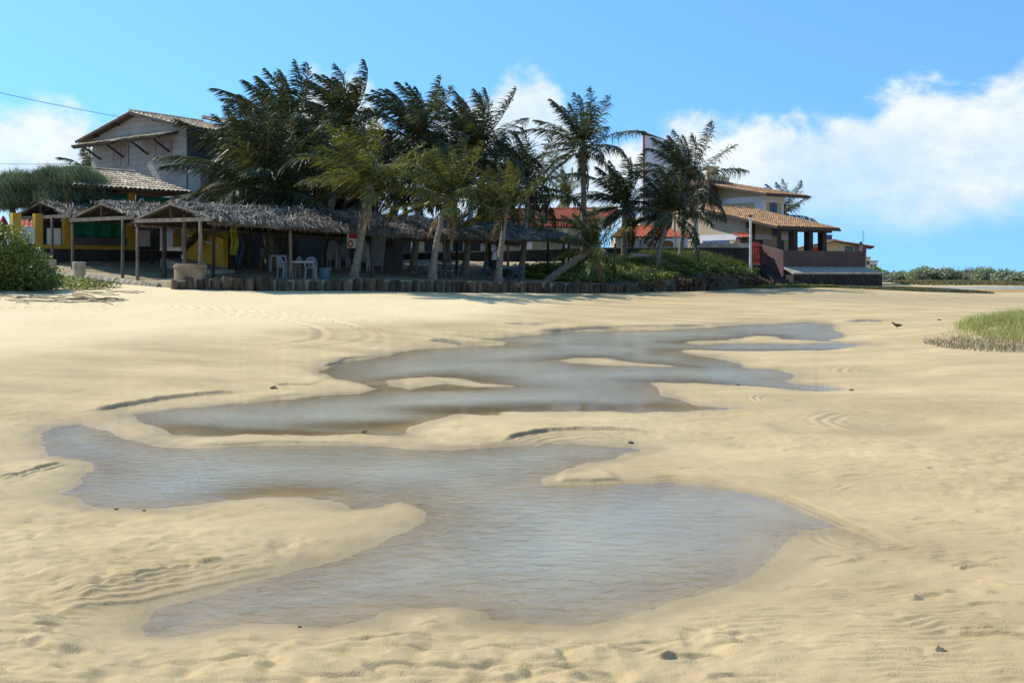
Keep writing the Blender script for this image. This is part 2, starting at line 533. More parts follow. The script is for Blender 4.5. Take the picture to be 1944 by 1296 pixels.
POOL_B = [(596, 706), (618, 697), (657, 686), (704, 681), (754, 672), (783, 664), (884, 658), (956, 656), (949, 650), (891, 645), (938, 641), (1010, 636),
          (1064, 630), (1260, 627), (1353, 621), (1430, 615), (1544, 612), (1590, 615), (1583, 621), (1602, 633), (1606, 640), (1560, 646), (1652, 654),
          (1629, 660), (1544, 665), (1445, 667), (1296, 664), (1288, 667), (1334, 675), (1407, 690), (1422, 698), (1483, 700), (1525, 713), (1498, 725),
          (1544, 732), (1617, 740), (1525, 742), (1449, 735), (1372, 729), (1296, 726), (1219, 724), (1244, 736), (1260, 751), (1277, 755), (1326, 769),
          (1395, 776), (1326, 780), (1200, 782), (1143, 781), (1028, 783), (963, 783), (956, 790), (877, 787), (823, 801), (790, 812), (762, 826),
          (733, 828), (679, 826), (560, 830), (468, 826), (414, 830), (324, 826), (295, 812), (248, 801), (245, 787), (330, 776), (420, 770), (529, 758),
          (600, 751), (672, 747), (718, 738), (686, 730), (625, 716)]
ISLES = [[(733, 722), (762, 718), (819, 715), (873, 718), (920, 727), (974, 733), (902, 736), (850, 728), (812, 733), (776, 740), (740, 733)],
         [(1060, 684), (1100, 679), (1150, 679), (1194, 686), (1257, 692), (1296, 696), (1238, 696), (1200, 695), (1136, 693), (1082, 688)],
         [(1299, 650), (1380, 646), (1430, 638), (1470, 639), (1480, 645), (1560, 647), (1620, 651), (1520, 652), (1437, 651), (1330, 654)]]
toW = lambda L: np.array([gp(*p) for p in L])


def poly_sdf(x, y, P):
    d2 = np.full(x.shape, 1e9)
    ins = np.zeros(x.shape, dtype=bool)
    for i in range(len(P)):
        ax, ay = P[i]; bx, by = P[(i + 1) % len(P)]
        ex, ey = bx - ax, by - ay
        t = np.clip(((x - ax) * ex + (y - ay) * ey) / (ex * ex + ey * ey), 0, 1)
        dx, dy = x - ax - t * ex, y - ay - t * ey
        np.minimum(d2, dx * dx + dy * dy, out=d2)
        if ay != by:
            c = ((ay > y) != (by > y)) & (x < (bx - ax) * (y - ay) / (by - ay) + ax)
            ins ^= c
    d = np.sqrt(d2)
    return np.where(ins, -d, d)


def line_sd(x, y, P):
    """signed distance (positive on the far side) and position along an open polyline"""
    best = np.full(x.shape, 1e9); sg = np.ones(x.shape); tt = np.zeros(x.shape)
    seg = np.hypot(np.diff(P[:, 0]), np.diff(P[:, 1])); cum = np.concatenate([[0], np.cumsum(seg)]); tot = cum[-1]
    for i in range(len(P) - 1):
        ax, ay = P[i]; bx, by = P[i + 1]
        ex, ey = bx - ax, by - ay
        t = np.clip(((x - ax) * ex + (y - ay) * ey) / (ex * ex + ey * ey), 0, 1)
        dx, dy = x - ax - t * ex, y - ay - t * ey
        d2 = dx * dx + dy * dy
        m = d2 < best
        best = np.where(m, d2, best)
        sg = np.where(m, np.sign(ex * dy - ey * dx), sg)
        tt = np.where(m, (cum[i] + t * seg[i]) / tot, tt)
    return np.sqrt(best) * sg, tt


# small cut banks: (pixel polyline left to right, height, decay length, lines of old water levels below)
SCARPS = [([(-60, 815), (0, 800), (70, 790), (140, 786)], .025, 2.2, 2),
          ([(158, 789), (230, 777), (300, 766), (360, 759), (420, 754), (478, 751)], .060, 3.0, 1),
          ([(520, 740), (545, 737), (600, 737)], .05, 2.2, 0),
          ([(805, 654), (850, 655), (885, 658)], .07, 3.0, 0),
          ([(955, 628), (990, 626), (1030, 627)], .06, 3.0, 0),
          ([(940, 843), (985, 832), (1040, 825), (1100, 822), (1170, 824), (1260, 828)], .045, 1.4, 4),
          ([(1190, 913), (1280, 909), (1400, 925), (1500, 945), (1590, 985), (1680, 1025), (1760, 1055)], .016, 1.8, 2),
          ([(60, 1152), (150, 1135), (240, 1118), (310, 1100), (380, 1084), (450, 1070), (520, 1056)], .015, 1.6, 5),
          ([(-20, 920), (40, 908), (90, 893), (125, 880)], .02, .8, 1),
          ([(1215, 722), (1290, 722), (1370, 725), (1440, 731)], .03, 1.5, 1),
          ([(1290, 651), (1360, 648), (1420, 641)], .03, .9, 0),
          ([(1600, 614), (1640, 613), (1690, 615)], .05, 2.2, 0),
          ([(600, 703), (618, 696), (657, 684), (704, 679), (754, 670), (790, 662)], .030, 2.0, 0),
          ([(1000, 635), (1064, 629), (1200, 625), (1300, 622), (1380, 618)], .055, 2.5, 0),
          ([(330, 849), (420, 847), (504, 843), (643, 842), (720, 845)], .022, .7, 1),
          ([(400, 770), (470, 763), (540, 754), (600, 749)], .022, 1.2, 0),
          ([(1050, 917), (1120, 918), (1190, 915)], .02, 1.0, 1)]
PITS = [(1500, 752, 66, .085), (1690, 798, 120, .10), (1505, 806, 40, .05), (1405, 836, 55, .05), (1700, 703, 95, .055), (1520, 893, 40, .03), (1660, 1000, 120, .02)]


def beach_h(x, y, detail=True):
    """height of the beach and wetness, painted bank-face shade included, at plan points"""
    E = np.maximum(E_rbf(x, y), 0.03)
    E = E + np.clip(y - 20, 0, 30) / 30 * 0.06 * fbm(x / 6, y / 9, 3, 5)
    # grass mound on the right
    E = E + 0.55 * np.exp(-(((x - 13.4) / 2.3) ** 2 + ((y - 25.4) / 2.6) ** 2))
    E = np.maximum(E, 0.025)
    h = E.copy(); d = np.full(x.shape, 30.0)
    m = (y > 2.4) & (y < 48) & (np.abs(x) < 24)
    xm, ym = x[m], y[m]
    dm = np.minimum(poly_sdf(xm, ym, WA), poly_sdf(xm, ym, WB))
    for I in WI:
        dm = np.maximum(dm, -poly_sdf(xm, ym, I))
    k = np.clip(ym / 18, 0.25, 1.6)
    dm = dm + 0.10 * k * fbm(xm / 0.55 / np.maximum(k, .6), ym / 0.8 / np.maximum(k, .6), 5, 3, .6) * 2 + 0.02
    d[m] = dm
    hin = -(0.10 + 0.07 * np.clip(ym / 12, 0, 1)) * (1 - np.exp(np.minimum(dm, 0) / 1.1))
    hout = E[m] * (1 - np.exp(-np.maximum(dm, 0) / 1.8)) + 0.012 * (1 - np.exp(-np.maximum(dm, 0) / .25))
    hm = np.where(dm < 0, hin, hout)
    land = sstep(0.0, 0.5, dm)
    # pits scoured in the flat on the right
    for px, py, rx, dep in PITS:
        cx, cy = gp(px, py, .08)
        r0 = rx / F * cy
        q = np.hypot((xm - cx) / r0, (ym - cy) / (r0 * 1.35))
        ang = np.arctan2((ym - cy) / 1.35, xm - cx)
        b = np.exp(-q ** 2.4)
        hm = np.maximum(hm - dep * b * land, np.minimum(hm, .012 + .02 * q))
        rim = np.exp(-((q - 0.95) / 0.28) ** 2) * np.clip(0.35 + 0.65 * np.cos(ang - 2.3), 0, 1)
        hm = hm + land * rim * (0.009 * np.sin(q * 30 + 2 * fbm(xm / .5, ym / .5, 2, 29)) * sstep(0, .5, rim) * (rx > 60))
    # cut banks
    face_shade = np.zeros(xm.shape)
    for P, (pix, amp, dec, nl) in zip(WS, SCARPS):
        x0, x1 = P[:, 0].min() - 4, P[:, 0].max() + 4
        y0, y1 = P[:, 1].min() - 4, P[:, 1].max() + 4
        s = (xm > x0) & (xm < x1) & (ym > y0) & (ym < y1)
        if not s.any(): continue
        xs, ys = xm[s], ym[s]
        sc = np.clip(ys / 12, .4, 1.6)
        dd, t = line_sd(xs, ys, P)
        dd = dd + 0.02 * sc * fbm(xs / .5 / sc, ys / .6 / sc, 4, 8) * 2
        gw = np.maximum(.010, ys * ys / 3149 * .9)
        fade = sstep(0, .18, t) * sstep(1, .8, t) * (0.75 + .9 * fbm(xs / 1.2, ys / 3, 2, 9))
        step = sstep(-gw, gw, dd) * np.exp(-np.maximum(dd, 0) / dec) * amp
        step = step - amp * .35 * np.exp(-np.maximum(-dd, 0) / (dec * .4)) * (dd < 0)
        for j in range(nl):
            o = (j + 1) * 0.085 * sc * (1 + .15 * j)
            step = step + 1.0 * sstep(-gw * .8, gw * .8, dd + o + .02 * sc * fbm(xs / .9, ys / .9, 2, 20 + j)) * np.exp(-np.maximum(dd + o, 0) / .12) * .014
        on = fade * sstep(-.45, .05, d[m][s])
        hm[s] += step * on
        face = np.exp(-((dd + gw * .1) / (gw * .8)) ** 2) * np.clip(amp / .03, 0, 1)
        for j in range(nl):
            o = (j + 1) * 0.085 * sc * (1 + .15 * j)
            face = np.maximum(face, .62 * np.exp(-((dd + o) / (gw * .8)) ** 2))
        face_shade[s] = np.maximum(face_shade[s], face * np.clip(on, 0, 1))  # mask for shade painted on the bank faces
    hs_ = hm.copy()
    if detail:
        near = np.exp(-np.maximum(ym - 4.5, 0) / 5.5)
        # lumpy, trodden sand
        lump = fbm(xm / .30, ym / .26, 3, 31) + .6 * fbm(xm / .11, ym / .10, 2, 37)
        patch = sstep(-.18, .22, fbm(xm / 1.9, ym / 1.5, 3, 33))
        hm += land * .030 * lump * (0.30 + .7 * patch) * (near * .95 + .10)
        # shallow prints
        pr = vnoise(xm / .17, ym / .17, 41)
        hm -= land * .006 * sstep(.26, .47, pr) * patch * near
        # crisp creases and scuffs, drawn out along the shore
        cre = np.minimum(np.abs(fbm(xm / .40, ym / .17, 3, 45)), .22)
        hm += land * .085 * cre * (.35 + .65 * patch) * near
        cre = np.minimum(np.abs(fbm(xm / .9, ym / .5, 3, 47)), .2)
        hm += land * .035 * cre * (.2 + .8 * near)
        # wind and tide ripples
        ph = (ym * 1.0 - xm * .12 + .30 * fbm(xm / .45, ym / .30, 3, 51)) / .19
        w = np.ceil(ph) - ph
        saw = np.where(w < .76, w / .76, (1 - w) / .24) - .5
        br = sstep(-.02, .22, fbm(xm / .26, ym / .13, 2, 57))
        rp = sstep(-.10, .20, fbm(xm / .8, ym / .5, 3, 53) + .26 * sstep(-1.5, 2.5, xm) * sstep(8.5, 5, ym) - .02)
        hm += land * .028 * saw * rp * br * near
        ph = (ym * 1.0 + xm * .1 + .12 * fbm(xm / .3, ym / .3, 2, 58)) / .075
        hm += land * .006 * np.sin(ph * 6.283) * sstep(-.1, .2, fbm(xm / .9, ym / .6, 2, 59)) * near
        hm += land * .02 * fbm(xm / 1.1, ym / 1.3, 3, 55) * (0.25 + .5 * near)
        # ripple marks on the pool beds
        hm += (1 - land) * sstep(0, -.4, dm) * .004 * np.sin((ym + .25 * xm + .5 * fbm(xm / .5, ym / .5, 2, 61)) / .035)
        # wheel tracks on the upper beach
        for k2, (cx, cy, rr) in enumerate([(-9.6, 23.4, 5.2), (-9.6, 23.4, 6.6), (-9.0, 24.0, 5.6), (-4, 5.0, 24.0), (-4, 5.0, 25.5)]):
            q = np.hypot(xm - cx, (ym - cy)) - rr + .15 * fbm(xm / 2, ym / 2, 2, 70 + k2)
            g = (np.exp(-(q / .11) ** 2) * -.028 + np.exp(-((np.abs(q) - .22) / .10) ** 2) * .016) * (1 + .5 * np.sign(np.sin(np.arctan2(ym - cy, xm - cx) * rr / .06)))
            hm += g * sstep(20, 23, ym) * sstep(-2, -5, xm) * sstep(36, 33, ym)
    hm = np.where(dm > .10, np.maximum(hm, .008), hm)
    h[m] = hm
    bank_shade = np.zeros(x.shape); bank_shade[m] = face_shade
    h0 = h.copy(); h0[m] = hs_
    wet = np.maximum(sstep(.026, .002, h0 + .012 * fbm(x / .5, y / .8, 3, 81)), .45 * sstep(.06, .01, h0 + .02 * fbm(x / .7, y / 1.2, 3, 81)))
    wk = np.clip(y / 12, .35, 2.2)
    wet = np.maximum(wet, .75 * sstep(.42, .0, d / wk + .35 * fbm(x / .6 / wk, y / .9 / wk, 3, 86)) * (d < 4))
    dry_ = sstep(.18, .50, E + .10 * fbm(x / 3, y / 4, 3, 82)) * sstep(6, -3, x) * sstep(9, 15, y)
    dry_ = np.maximum(dry_, .30 * sstep(.05, .35, fbm(x / 1.6, y / 2.0, 4, 83)))
    damp = np.clip(1 - dry_ - .15 * fbm(x / 4, y / 5, 3, 84), 0, 1)
    band = np.exp(-((y - 58 - 4 * fbm(x / 15, y / 30, 2, 85)) / 7.5) ** 2) * sstep(-2, 12, x) * .75
    band = np.maximum(band, .35 * sstep(14, 30, y) * sstep(6, 14, x) * sstep(.4, .1, h) * (.6 + fbm(x / 5, y / 3, 3, 87)))
    return h, np.clip(np.maximum(np.maximum(wet, band * .8), bank_shade * 1.6), 0, 1.6), np.clip(np.maximum(damp, band), 0, 1)  # top of the wet range carries the painted bank-face shade


WA, WB, WI, WS = toW(POOL_A), toW(POOL_B), [toW(I) for I in ISLES], [toW(s[0]) for s in SCARPS]


def grid_mesh(name, X, Y, Z, attrs, mtl):
    nr, nc = X.shape
    me = bpy.data.meshes.new(name)
    V = np.stack([X, Y, Z], axis=2).reshape(-1, 3).astype(np.float32)
    i = np.arange(nr * nc, dtype=np.int32).reshape(nr, nc)
    Fc = np.stack([i[:-1, :-1], i[:-1, 1:], i[1:, 1:], i[1:, :-1]], axis=2).reshape(-1, 4)
    me.vertices.add(len(V)); me.vertices.foreach_set('co', V.ravel())
    me.loops.add(Fc.size); me.loops.foreach_set('vertex_index', Fc.ravel())
    me.polygons.add(len(Fc))
    me.polygons.foreach_set('loop_start', np.arange(0, Fc.size, 4, dtype=np.int32))
    me.polygons.foreach_set('loop_total', np.full(len(Fc), 4, dtype=np.int32))
    me.polygons.foreach_set('use_smooth', np.ones(len(Fc), dtype=bool))
    for k, a in attrs.items():
        at = me.attributes.new(k, 'FLOAT', 'POINT')
        at.data.foreach_set('value', a.ravel().astype(np.float32))
    me.update(calc_edges=True)
    me.materials.append(mtl)
    return me


def sand_material():
    m = bpy.data.materials.new('beach_sand'); m.use_nodes = True
    N, L = m.node_tree.nodes, m.node_tree.links
    b = N['Principled BSDF']
    geo = N.new('ShaderNodeNewGeometry')

    def attr(n):
        a = N.new('ShaderNodeAttribute'); a.attribute_name = n; return a.outputs['Fac']

    def noise(s, det, r=.6, st=(1, 1, 1)):
        mp_ = N.new('ShaderNodeMapping'); mp_.inputs[3].default_value = st
        L.new(geo.outputs['Position'], mp_.inputs[0])
        n = N.new('ShaderNodeTexNoise'); n.inputs['Scale'].default_value = s; n.inputs['Detail'].default_value = det; n.inputs['Roughness'].default_value = r
        L.new(mp_.outputs[0], n.inputs[0]); return n.outputs[0]

    def mix(f, a, b_, bt='MIX'):
        n = N.new('ShaderNodeMix'); n.data_type = 'RGBA'; n.blend_type = bt
        for s, v in ((0, f), (6, a), (7, b_)):
            if isinstance(v, (int, float)): n.inputs[s].default_value = v
            elif isinstance(v, tuple): n.inputs[s].default_value = (*v, 1)
            else: L.new(v, n.inputs[s])
        return n.outputs[2]

    def rng_(v, a, b_, c, d):
        n = N.new('ShaderNodeMapRange'); L.new(v, n.inputs[0])
        for i_, q in enumerate((a, b_, c, d)): n.inputs[i_ + 1].default_value = q
        return n.outputs[0]

    dry = mix(rng_(noise(.35, 5, .6, (1, .5, 1)), .35, .65, 0, 1), (0.66, 0.520, 0.295), (0.73, 0.590, 0.350))
    dry = mix(rng_(noise(7, 6, .7), .35, .7, 0, .5), dry, (0.52, 0.405, 0.24))
    dmp = mix(rng_(noise(.55, 7, .68, (.6, 1.1, 1)), .36, .62, 0, 1), (0.385, 0.280, 0.146), (0.53, 0.396, 0.212))
    wet = mix(rng_(noise(1.4, 6, .65, (1, .6, 1)), .35, .65, 0, 1), (0.275, 0.200, 0.104), (0.385, 0.290, 0.160))
    c = mix(rng_(attr('damp'), .15, .75, 0, 1), dry, dmp)
    c = mix(rng_(attr('wet'), .15, .9, 0, 1), c, wet)
    c = mix(rng_(attr('wet'), 1.05, 1.5, 0, 1), c, (0.15, 0.118, 0.078))  # bank faces: shade painted in over exposed wet sand
    # dark grains and drift specks
    sp = rng_(noise(55, 3, .7), .64, .72, 0, .35)
    c = mix(sp, c, (0.17, 0.13, 0.085))
    L.new(c, b.inputs['Base Color'])
    L.new(rng_(attr('wet'), .2, 1, .95, .55), b.inputs['Roughness'])
    b.inputs['Specular IOR Level'].default_value = .22
    bp = N.new('ShaderNodeBump'); bp.inputs['Strength'].default_value = .7; bp.inputs['Distance'].default_value = .009
    ad = N.new('ShaderNodeMath'); ad.operation = 'ADD'
    L.new(noise(22, 5, .7, (.6, 1.5, 1)), ad.inputs[0]); L.new(noise(140, 2, .6), ad.inputs[1])
    L.new(ad.outputs[0], bp.inputs['Height'])
    L.new(bp.outputs[0], b.inputs['Normal'])
    return m


M['sand'] = sand_material()
# rows packed where the eye can resolve them, columns fan out with distance
rows = list(np.array([-60., -20., -4.]))
pyr = np.concatenate([np.linspace(1400, 900, 400), np.linspace(899, 600, 480)[0:], np.linspace(599, 548, 50)])
rows += list(1.62 * F / (pyr - HY))
last = rows[-1]
rows += list(np.geomspace(last * 1.03, 6000, 70))
rows = np.array(sorted(rows))
s_in = np.linspace(-.56, .56, 860)
s_out = np.geomspace(.57, 3.0, 26)
S = np.concatenate([-s_out[::-1], s_in, s_out])
Yg = np.repeat(rows[:, None], len(S), 1)
Xg = S[None, :] * np.maximum(Yg, 3.2)
Xg[:3] = S[None, :] * 60
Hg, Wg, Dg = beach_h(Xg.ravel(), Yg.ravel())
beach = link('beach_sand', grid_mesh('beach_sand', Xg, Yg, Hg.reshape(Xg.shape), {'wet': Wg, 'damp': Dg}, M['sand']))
beach['kind'] = 'structure'


def bh(x, y):
    return float(beach_h(np.array([float(x)]), np.array([float(y)]), False)[0][0])


# ------------------------------------------------------------------ standing water
def water_material():
    m = bpy.data.materials.new('shallow_water'); m.use_nodes = True
    N, L = m.node_tree.nodes, m.node_tree.links
    N.remove(N['Principled BSDF'])
    geo = N.new('ShaderNodeNewGeometry')

    def noise(s, det, st, r=.55):
        mp_ = N.new('ShaderNodeMapping'); mp_.inputs[3].default_value = st
        L.new(geo.outputs['Position'], mp_.inputs[0])
        n = N.new('ShaderNodeTexNoise'); n.inputs['Scale'].default_value = s; n.inputs['Detail'].default_value = det; n.inputs['Roughness'].default_value = r
        n.inputs['Distortion'].default_value = .4
        L.new(mp_.outputs[0], n.inputs[0]); return n.outputs[0]

    a = noise(6.5, 4, (1, 1.7, 1))
    c = noise(.5, 2, (1, 1, 1))
    cm_ = N.new('ShaderNodeMapRange'); L.new(c, cm_.inputs[0])
    for i_, q in enumerate((.36, .60, .35, 1.0)): cm_.inputs[i_ + 1].default_value = q
    at = N.new('ShaderNodeAttribute'); at.attribute_name = 'ruffle'
    calm = N.new('ShaderNodeMath'); calm.operation = 'MULTIPLY'; L.new(cm_.outputs[0], calm.inputs[0]); L.new(at.outputs['Fac'], calm.inputs[1])
    bp = N.new('ShaderNodeBump'); bp.inputs['Distance'].default_value = .017
    L.new(calm.outputs[0], bp.inputs['Strength'])
    L.new(a, bp.inputs['Height'])
    fr = N.new('ShaderNodeFresnel'); fr.inputs[0].default_value = 1.33; L.new(bp.outputs[0], fr.inputs[1])
    gl = N.new('ShaderNodeBsdfGlossy'); gl.inputs['Roughness'].default_value = .09; L.new(bp.outputs[0], gl.inputs['Normal'])
    tr = N.new('ShaderNodeBsdfTransparent'); tr.inputs[0].default_value = (.80, .90, .88, 1)
    tw_ = N.new('ShaderNodeMix'); tw_.data_type = 'RGBA'
    dp0 = N.new('ShaderNodeAttribute'); dp0.attribute_name = 'depth'
    dq = N.new('ShaderNodeMapRange'); L.new(dp0.outputs['Fac'], dq.inputs[0]); dq.inputs[2].default_value = .09
    L.new(dq.outputs[0], tw_.inputs[0]); tw_.inputs[6].default_value = (.98, .985, .98, 1); tw_.inputs[7].default_value = (.87, .84, .69, 1)
    L.new(tw_.outputs[2], tr.inputs[0])
    # fine silt in suspension
    df = N.new('ShaderNodeBsdfDiffuse'); df.inputs[0].default_value = (.63, .66, .58, 1)
    m0 = N.new('ShaderNodeMixShader')
    sl_ = N.new('ShaderNodeMapRange'); L.new(at.outputs['Fac'], sl_.inputs[0]); sl_.inputs[3].default_value = .25; sl_.inputs[4].default_value = 1.0
    dp = N.new('ShaderNodeAttribute'); dp.attribute_name = 'depth'
    dr_ = N.new('ShaderNodeMapRange'); L.new(dp.outputs['Fac'], dr_.inputs[0])
    for i_, q in enumerate((0.0, .13, 0.0, .50)): dr_.inputs[i_ + 1].default_value = q
    ml = N.new('ShaderNodeMath'); ml.operation = 'MULTIPLY'; L.new(sl_.outputs[0], ml.inputs[0]); L.new(dr_.outputs[0], ml.inputs[1]); L.new(ml.outputs[0], m0.inputs[0])
    L.new(tr.outputs[0], m0.inputs[1]); L.new(df.outputs[0], m0.inputs[2])
    mx = N.new('ShaderNodeMixShader')
    L.new(fr.outputs[0], mx.inputs[0]); L.new(m0.outputs[0], mx.inputs[1]); L.new(gl.outputs[0], mx.inputs[2])
    L.new(mx.outputs[0], N['Material Output'].inputs[0])
    return m


M['water'] = water_material()
H2 = Hg.reshape(Xg.shape)
ri = np.where((rows > 2.6) & (rows < 47.5))[0][::2]; ci = np.where(np.abs(S) < .75)[0][::2]
wx, wy, wh = Xg[np.ix_(ri, ci)], Yg[np.ix_(ri, ci)], H2[np.ix_(ri, ci)]
lowm = wh < .012
for _ in range(2):
    q = lowm.copy(); q[1:] |= lowm[:-1]; q[:-1] |= lowm[1:]; q[:, 1:] |= lowm[:, :-1]; q[:, :-1] |= lowm[:, 1:]; lowm = q
# lee patches along the near shores stay glassy and clear
ruf = np.ones(wx.shape)
for px, py, rx, ry in ((880, 778, 170, 10), (700, 808, 150, 12), (520, 822, 150, 9), (360, 815, 90, 8), (1080, 773, 190, 11), (1260, 770, 120, 9), (560, 935, 130, 16), (850, 738, 90, 5), (440, 945, 80, 8)):
    qx, qy = wx / wy * F + CX, CH * F / wy + HY
    ruf = np.minimum(ruf, 1 - np.exp(-((qx - px) / rx) ** 2 - ((qy - py) / ry) ** 2))
ruf = np.clip(ruf + .25 * fbm(wx / .8, wy / 1.5, 3, 121), .02, 1)
ii = np.arange(wx.size, dtype=np.int32).reshape(wx.shape)
fq = np.stack([ii[:-1, :-1], ii[:-1, 1:], ii[1:, 1:], ii[1:, :-1]], 2).reshape(-1, 4)
fq = fq[lowm.ravel()[fq].all(1)]
us_, inv = np.unique(fq, return_inverse=True)
me_ = np_mesh('pool_water', np.stack([wx.ravel()[us_], wy.ravel()[us_], 0 * us_], 1), inv.reshape(-1, 4), M['water'], smooth=True)
for nm_, arr in (('ruffle', ruf), ('depth', np.maximum(-wh, 0))):
    at_ = me_.attributes.new(nm_, 'FLOAT', 'POINT'); at_.data.foreach_set('value', arr.ravel()[us_].astype(np.float32))
pw = link('pool_water', me_)
pw['kind'] = 'structure'
# thin film of water in the far channel on the right
fx = np.linspace(28, 110, 60); top_, bot_ = [], []
for xv in fx:
    c0 = 96 + 5 * math.sin(xv * .11); w_ = 9 * math.sin(min(1, (xv - 28) / 22) * math.pi / 2) + .4 * math.sin(xv * 1.7)
    top_.append((xv, c0 + w_)); bot_.append((xv, c0 - w_ * .8))
pp = bot_ + top_[::-1]
hz_ = beach_h(np.array([p[0] for p in pp]), np.array([p[1] for p in pp]), False)[0].max() + .05
wb = MB(); wb.add([(p[0], p[1], hz_) for p in pp], [tuple(range(len(pp)))])
cw = tag(wb.build('channel_water', M['water']), kind='structure')
for nm_, q in (('ruffle', 1.0), ('depth', .05)):
    at_ = cw.data.attributes.new(nm_, 'FLOAT', 'POINT'); at_.data.foreach_set('value', [q] * len(cw.data.vertices))

# ------------------------------------------------------------------ terrace behind the palisade, rising to the bank on the right
tc_ = [(-12.0, 36.8, 1.42), (-9.5, 38.4, 1.46), (-6, 42.6, 1.46), (-.2, 48.2, 1.26), (6.2, 54, 1.05), (-14.65, 41, 1.38), (-18.9, 44, 1.8), (-20.2, 45, 2.1),
       (-16.5, 38.5, 1.32), (-19.6, 40.2, 1.52), (-24, 44, 1.9), (-9.1, 42, 1.45), (-6.1, 45, 1.54), (-3.2, 48, 1.4), (-.2, 51, 1.25), (2.7, 54, 1.22),
       (-12.9, 45.3, 1.93), (-9.5, 48.5, 1.98), (-6.5, 51.5, 1.95), (-3.2, 54.5, 1.85), (0, 57.5, 1.7), (-18, 47, 2.15), (-24, 50, 2.5), (-12, 54, 2.3), (-5, 62, 2.5),
       (5.2, 66, 2.5), (9.7, 68, 2.75), (12.5, 70, 2.85), (16.3, 71.5, 2.55), (6.8, 57, 1.25), (10.2, 61, 1.45), (13.8, 65, 1.35), (16.8, 69, 1.15), (8, 62, 2.0),
       (11.5, 65, 2.15), (14.5, 68, 2.0), (0, 80, 2.9), (25, 85, 2.6), (-30, 80, 3.2), (-40, 50, 2.9), (-30, 40, 1.8), (17.8, 70, 1.05), (30, 95, 1.6), (4, 61, 1.95)]
T_rbf = RBF(tc_)


def th(x, y):
    return float(T_rbf(x, y))


front = [(-42, 40), (-26, 41.2), (-18.68, 42.0), (-17.0, 40.1), (-12.95, 37.2), (-11.95, 36.75), (-9.5, 38.25), (-5.75, 42.2), (-.15, 47.75), (6.35, 53.3),
         (7.2, 55.9), (10.3, 60.0), (13.7, 64.0), (17.0, 68.6), (19.5, 71.5), (27, 80)]
fp = np.array(front, float)
cl = np.concatenate([[0], np.cumsum(np.hypot(np.diff(fp[:, 0]), np.diff(fp[:, 1])))])
tq = np.linspace(0, cl[-1], 260)
fx_, fy_ = np.interp(tq, cl, fp[:, 0]), np.interp(tq, cl, fp[:, 1])
sq = np.concatenate([[0], np.linspace(.01, 14, 60), np.linspace(15, 60, 20)])
TX = fx_[None, :] + sq[:, None] * -.50
TY = fy_[None, :] + sq[:, None] * .866
TZ = T_rbf(TX, TY) + .05 * fbm(TX / .8, TY / .8, 4, 91) + .02 * fbm(TX / .2, TY / .2, 2, 93)
TZ[0] -= .9
terr = link('terrace_ground', grid_mesh('terrace_ground', TX, TY, TZ, {'wet': 0 * TX, 'damp': .2 + .5 * fbm(TX / 3, TY / 3, 3, 95)}, M['sand_dry']))
terr['kind'] = 'structure'
terr.data.materials.append(M['bank_soil'])
qx_ = (TX[:-1, :-1] + .8 * fbm(TX[:-1, :-1] / 1.5, TY[:-1, :-1] / 1.5, 3, 99)) > 5.0
terr.data.polygons.foreach_set('material_index', qx_.ravel().astype(np.int32))
# ------------------------------------------------------------------ roofs
def tile_mesh(name, eL, eR, rR, rL, mtl, pitch=.21, row=.36, org=(0, 0, 0), lift=.0):
    """barrel tiles laid over the quad eave-left, eave-right, ridge-right, ridge-left"""
    eL, eR, rR, rL = [np.array(p, float) for p in (eL, eR, rR, rL)]
    up = ((rL - eL) + (rR - eR)) / 2
    wid = max(np.linalg.norm(eR - eL), np.linalg.norm(rR - rL))
    n = np.cross(eR - eL, up); n /= np.linalg.norm(n)
    if n[2] < 0: n = -n
    nc, nr = max(2, int(wid / pitch)), max(1, int(np.linalg.norm(up) / row))
    V, Fc, var = [], [], []
    angs = np.linspace(0, math.pi, 5)
    for i in range(nc):
        cj = random.uniform(-.1, .1)
        for j in range(nr):
            u0, u1 = i / nc, (i + 1) / nc
            v0, v1 = (j + random.uniform(-.06, .06)) / nr, (j + 1.12) / nr
            v0, v1 = max(0, v0), min(1.0, v1)
            k = len(V)
            dl = random.uniform(0, .012)
            for v, hh in ((v0, .05 + dl), (v1, .028)):
                a = eL + (rL - eL) * v; b = eR + (rR - eR) * v
                p0 = a + (b - a) * u0; p1 = a + (b - a) * u1
                c = (p0 + p1) / 2 + (p1 - p0) * random.uniform(-.05, .05); hw = (p1 - p0) / 2 * 1.02
                for t in angs:
                    V.append(c - hw * math.cos(t) + n * (hh * 1.35 * math.sin(t) + .012 + lift) - np.array(org))
            for q in range(4):
                Fc.append((k + q, k + q + 1, k + 6 + q, k + 5 + q))
            vv = random.random()
            var += [vv] * 4
    return np_mesh(name, np.array(V), np.array(Fc), mtl, var, smooth=False)


def tiled_roof(parent, eL, eR, rR, rL, mtl, name='roof', pitch=.21, row=.36, thick=.07, ridge=True):
    """a roof plane: deck under its tiles"""
    d = MB(); d.slab([eL, eR, rR, rL], thick)
    deck = d.build(name, M['deck'], parent)
    org = ROOT[parent.name]
    t = link('roof_tiles', tile_mesh('roof_tiles', eL, eR, rR, rL, mtl, pitch, row, org), None, deck)
    t['kind'] = 'stuff'
    if ridge:
        m = MB()
        a, b = Vector(rL), Vector(rR)
        k = max(1, int((b - a).length / .42))
        for i in range(k):
            p, q = a.lerp(b, i / k), a.lerp(b, (i + 1.08) / k)
            m.tube([p + Vector((0, 0, .02)), q + Vector((0, 0, .035))], [.125, .105], 8)
        m.build('ridge_tiles', mtl, deck, root=parent)
    return deck


def V3(xy, z): return Vector((xy[0], xy[1], z))


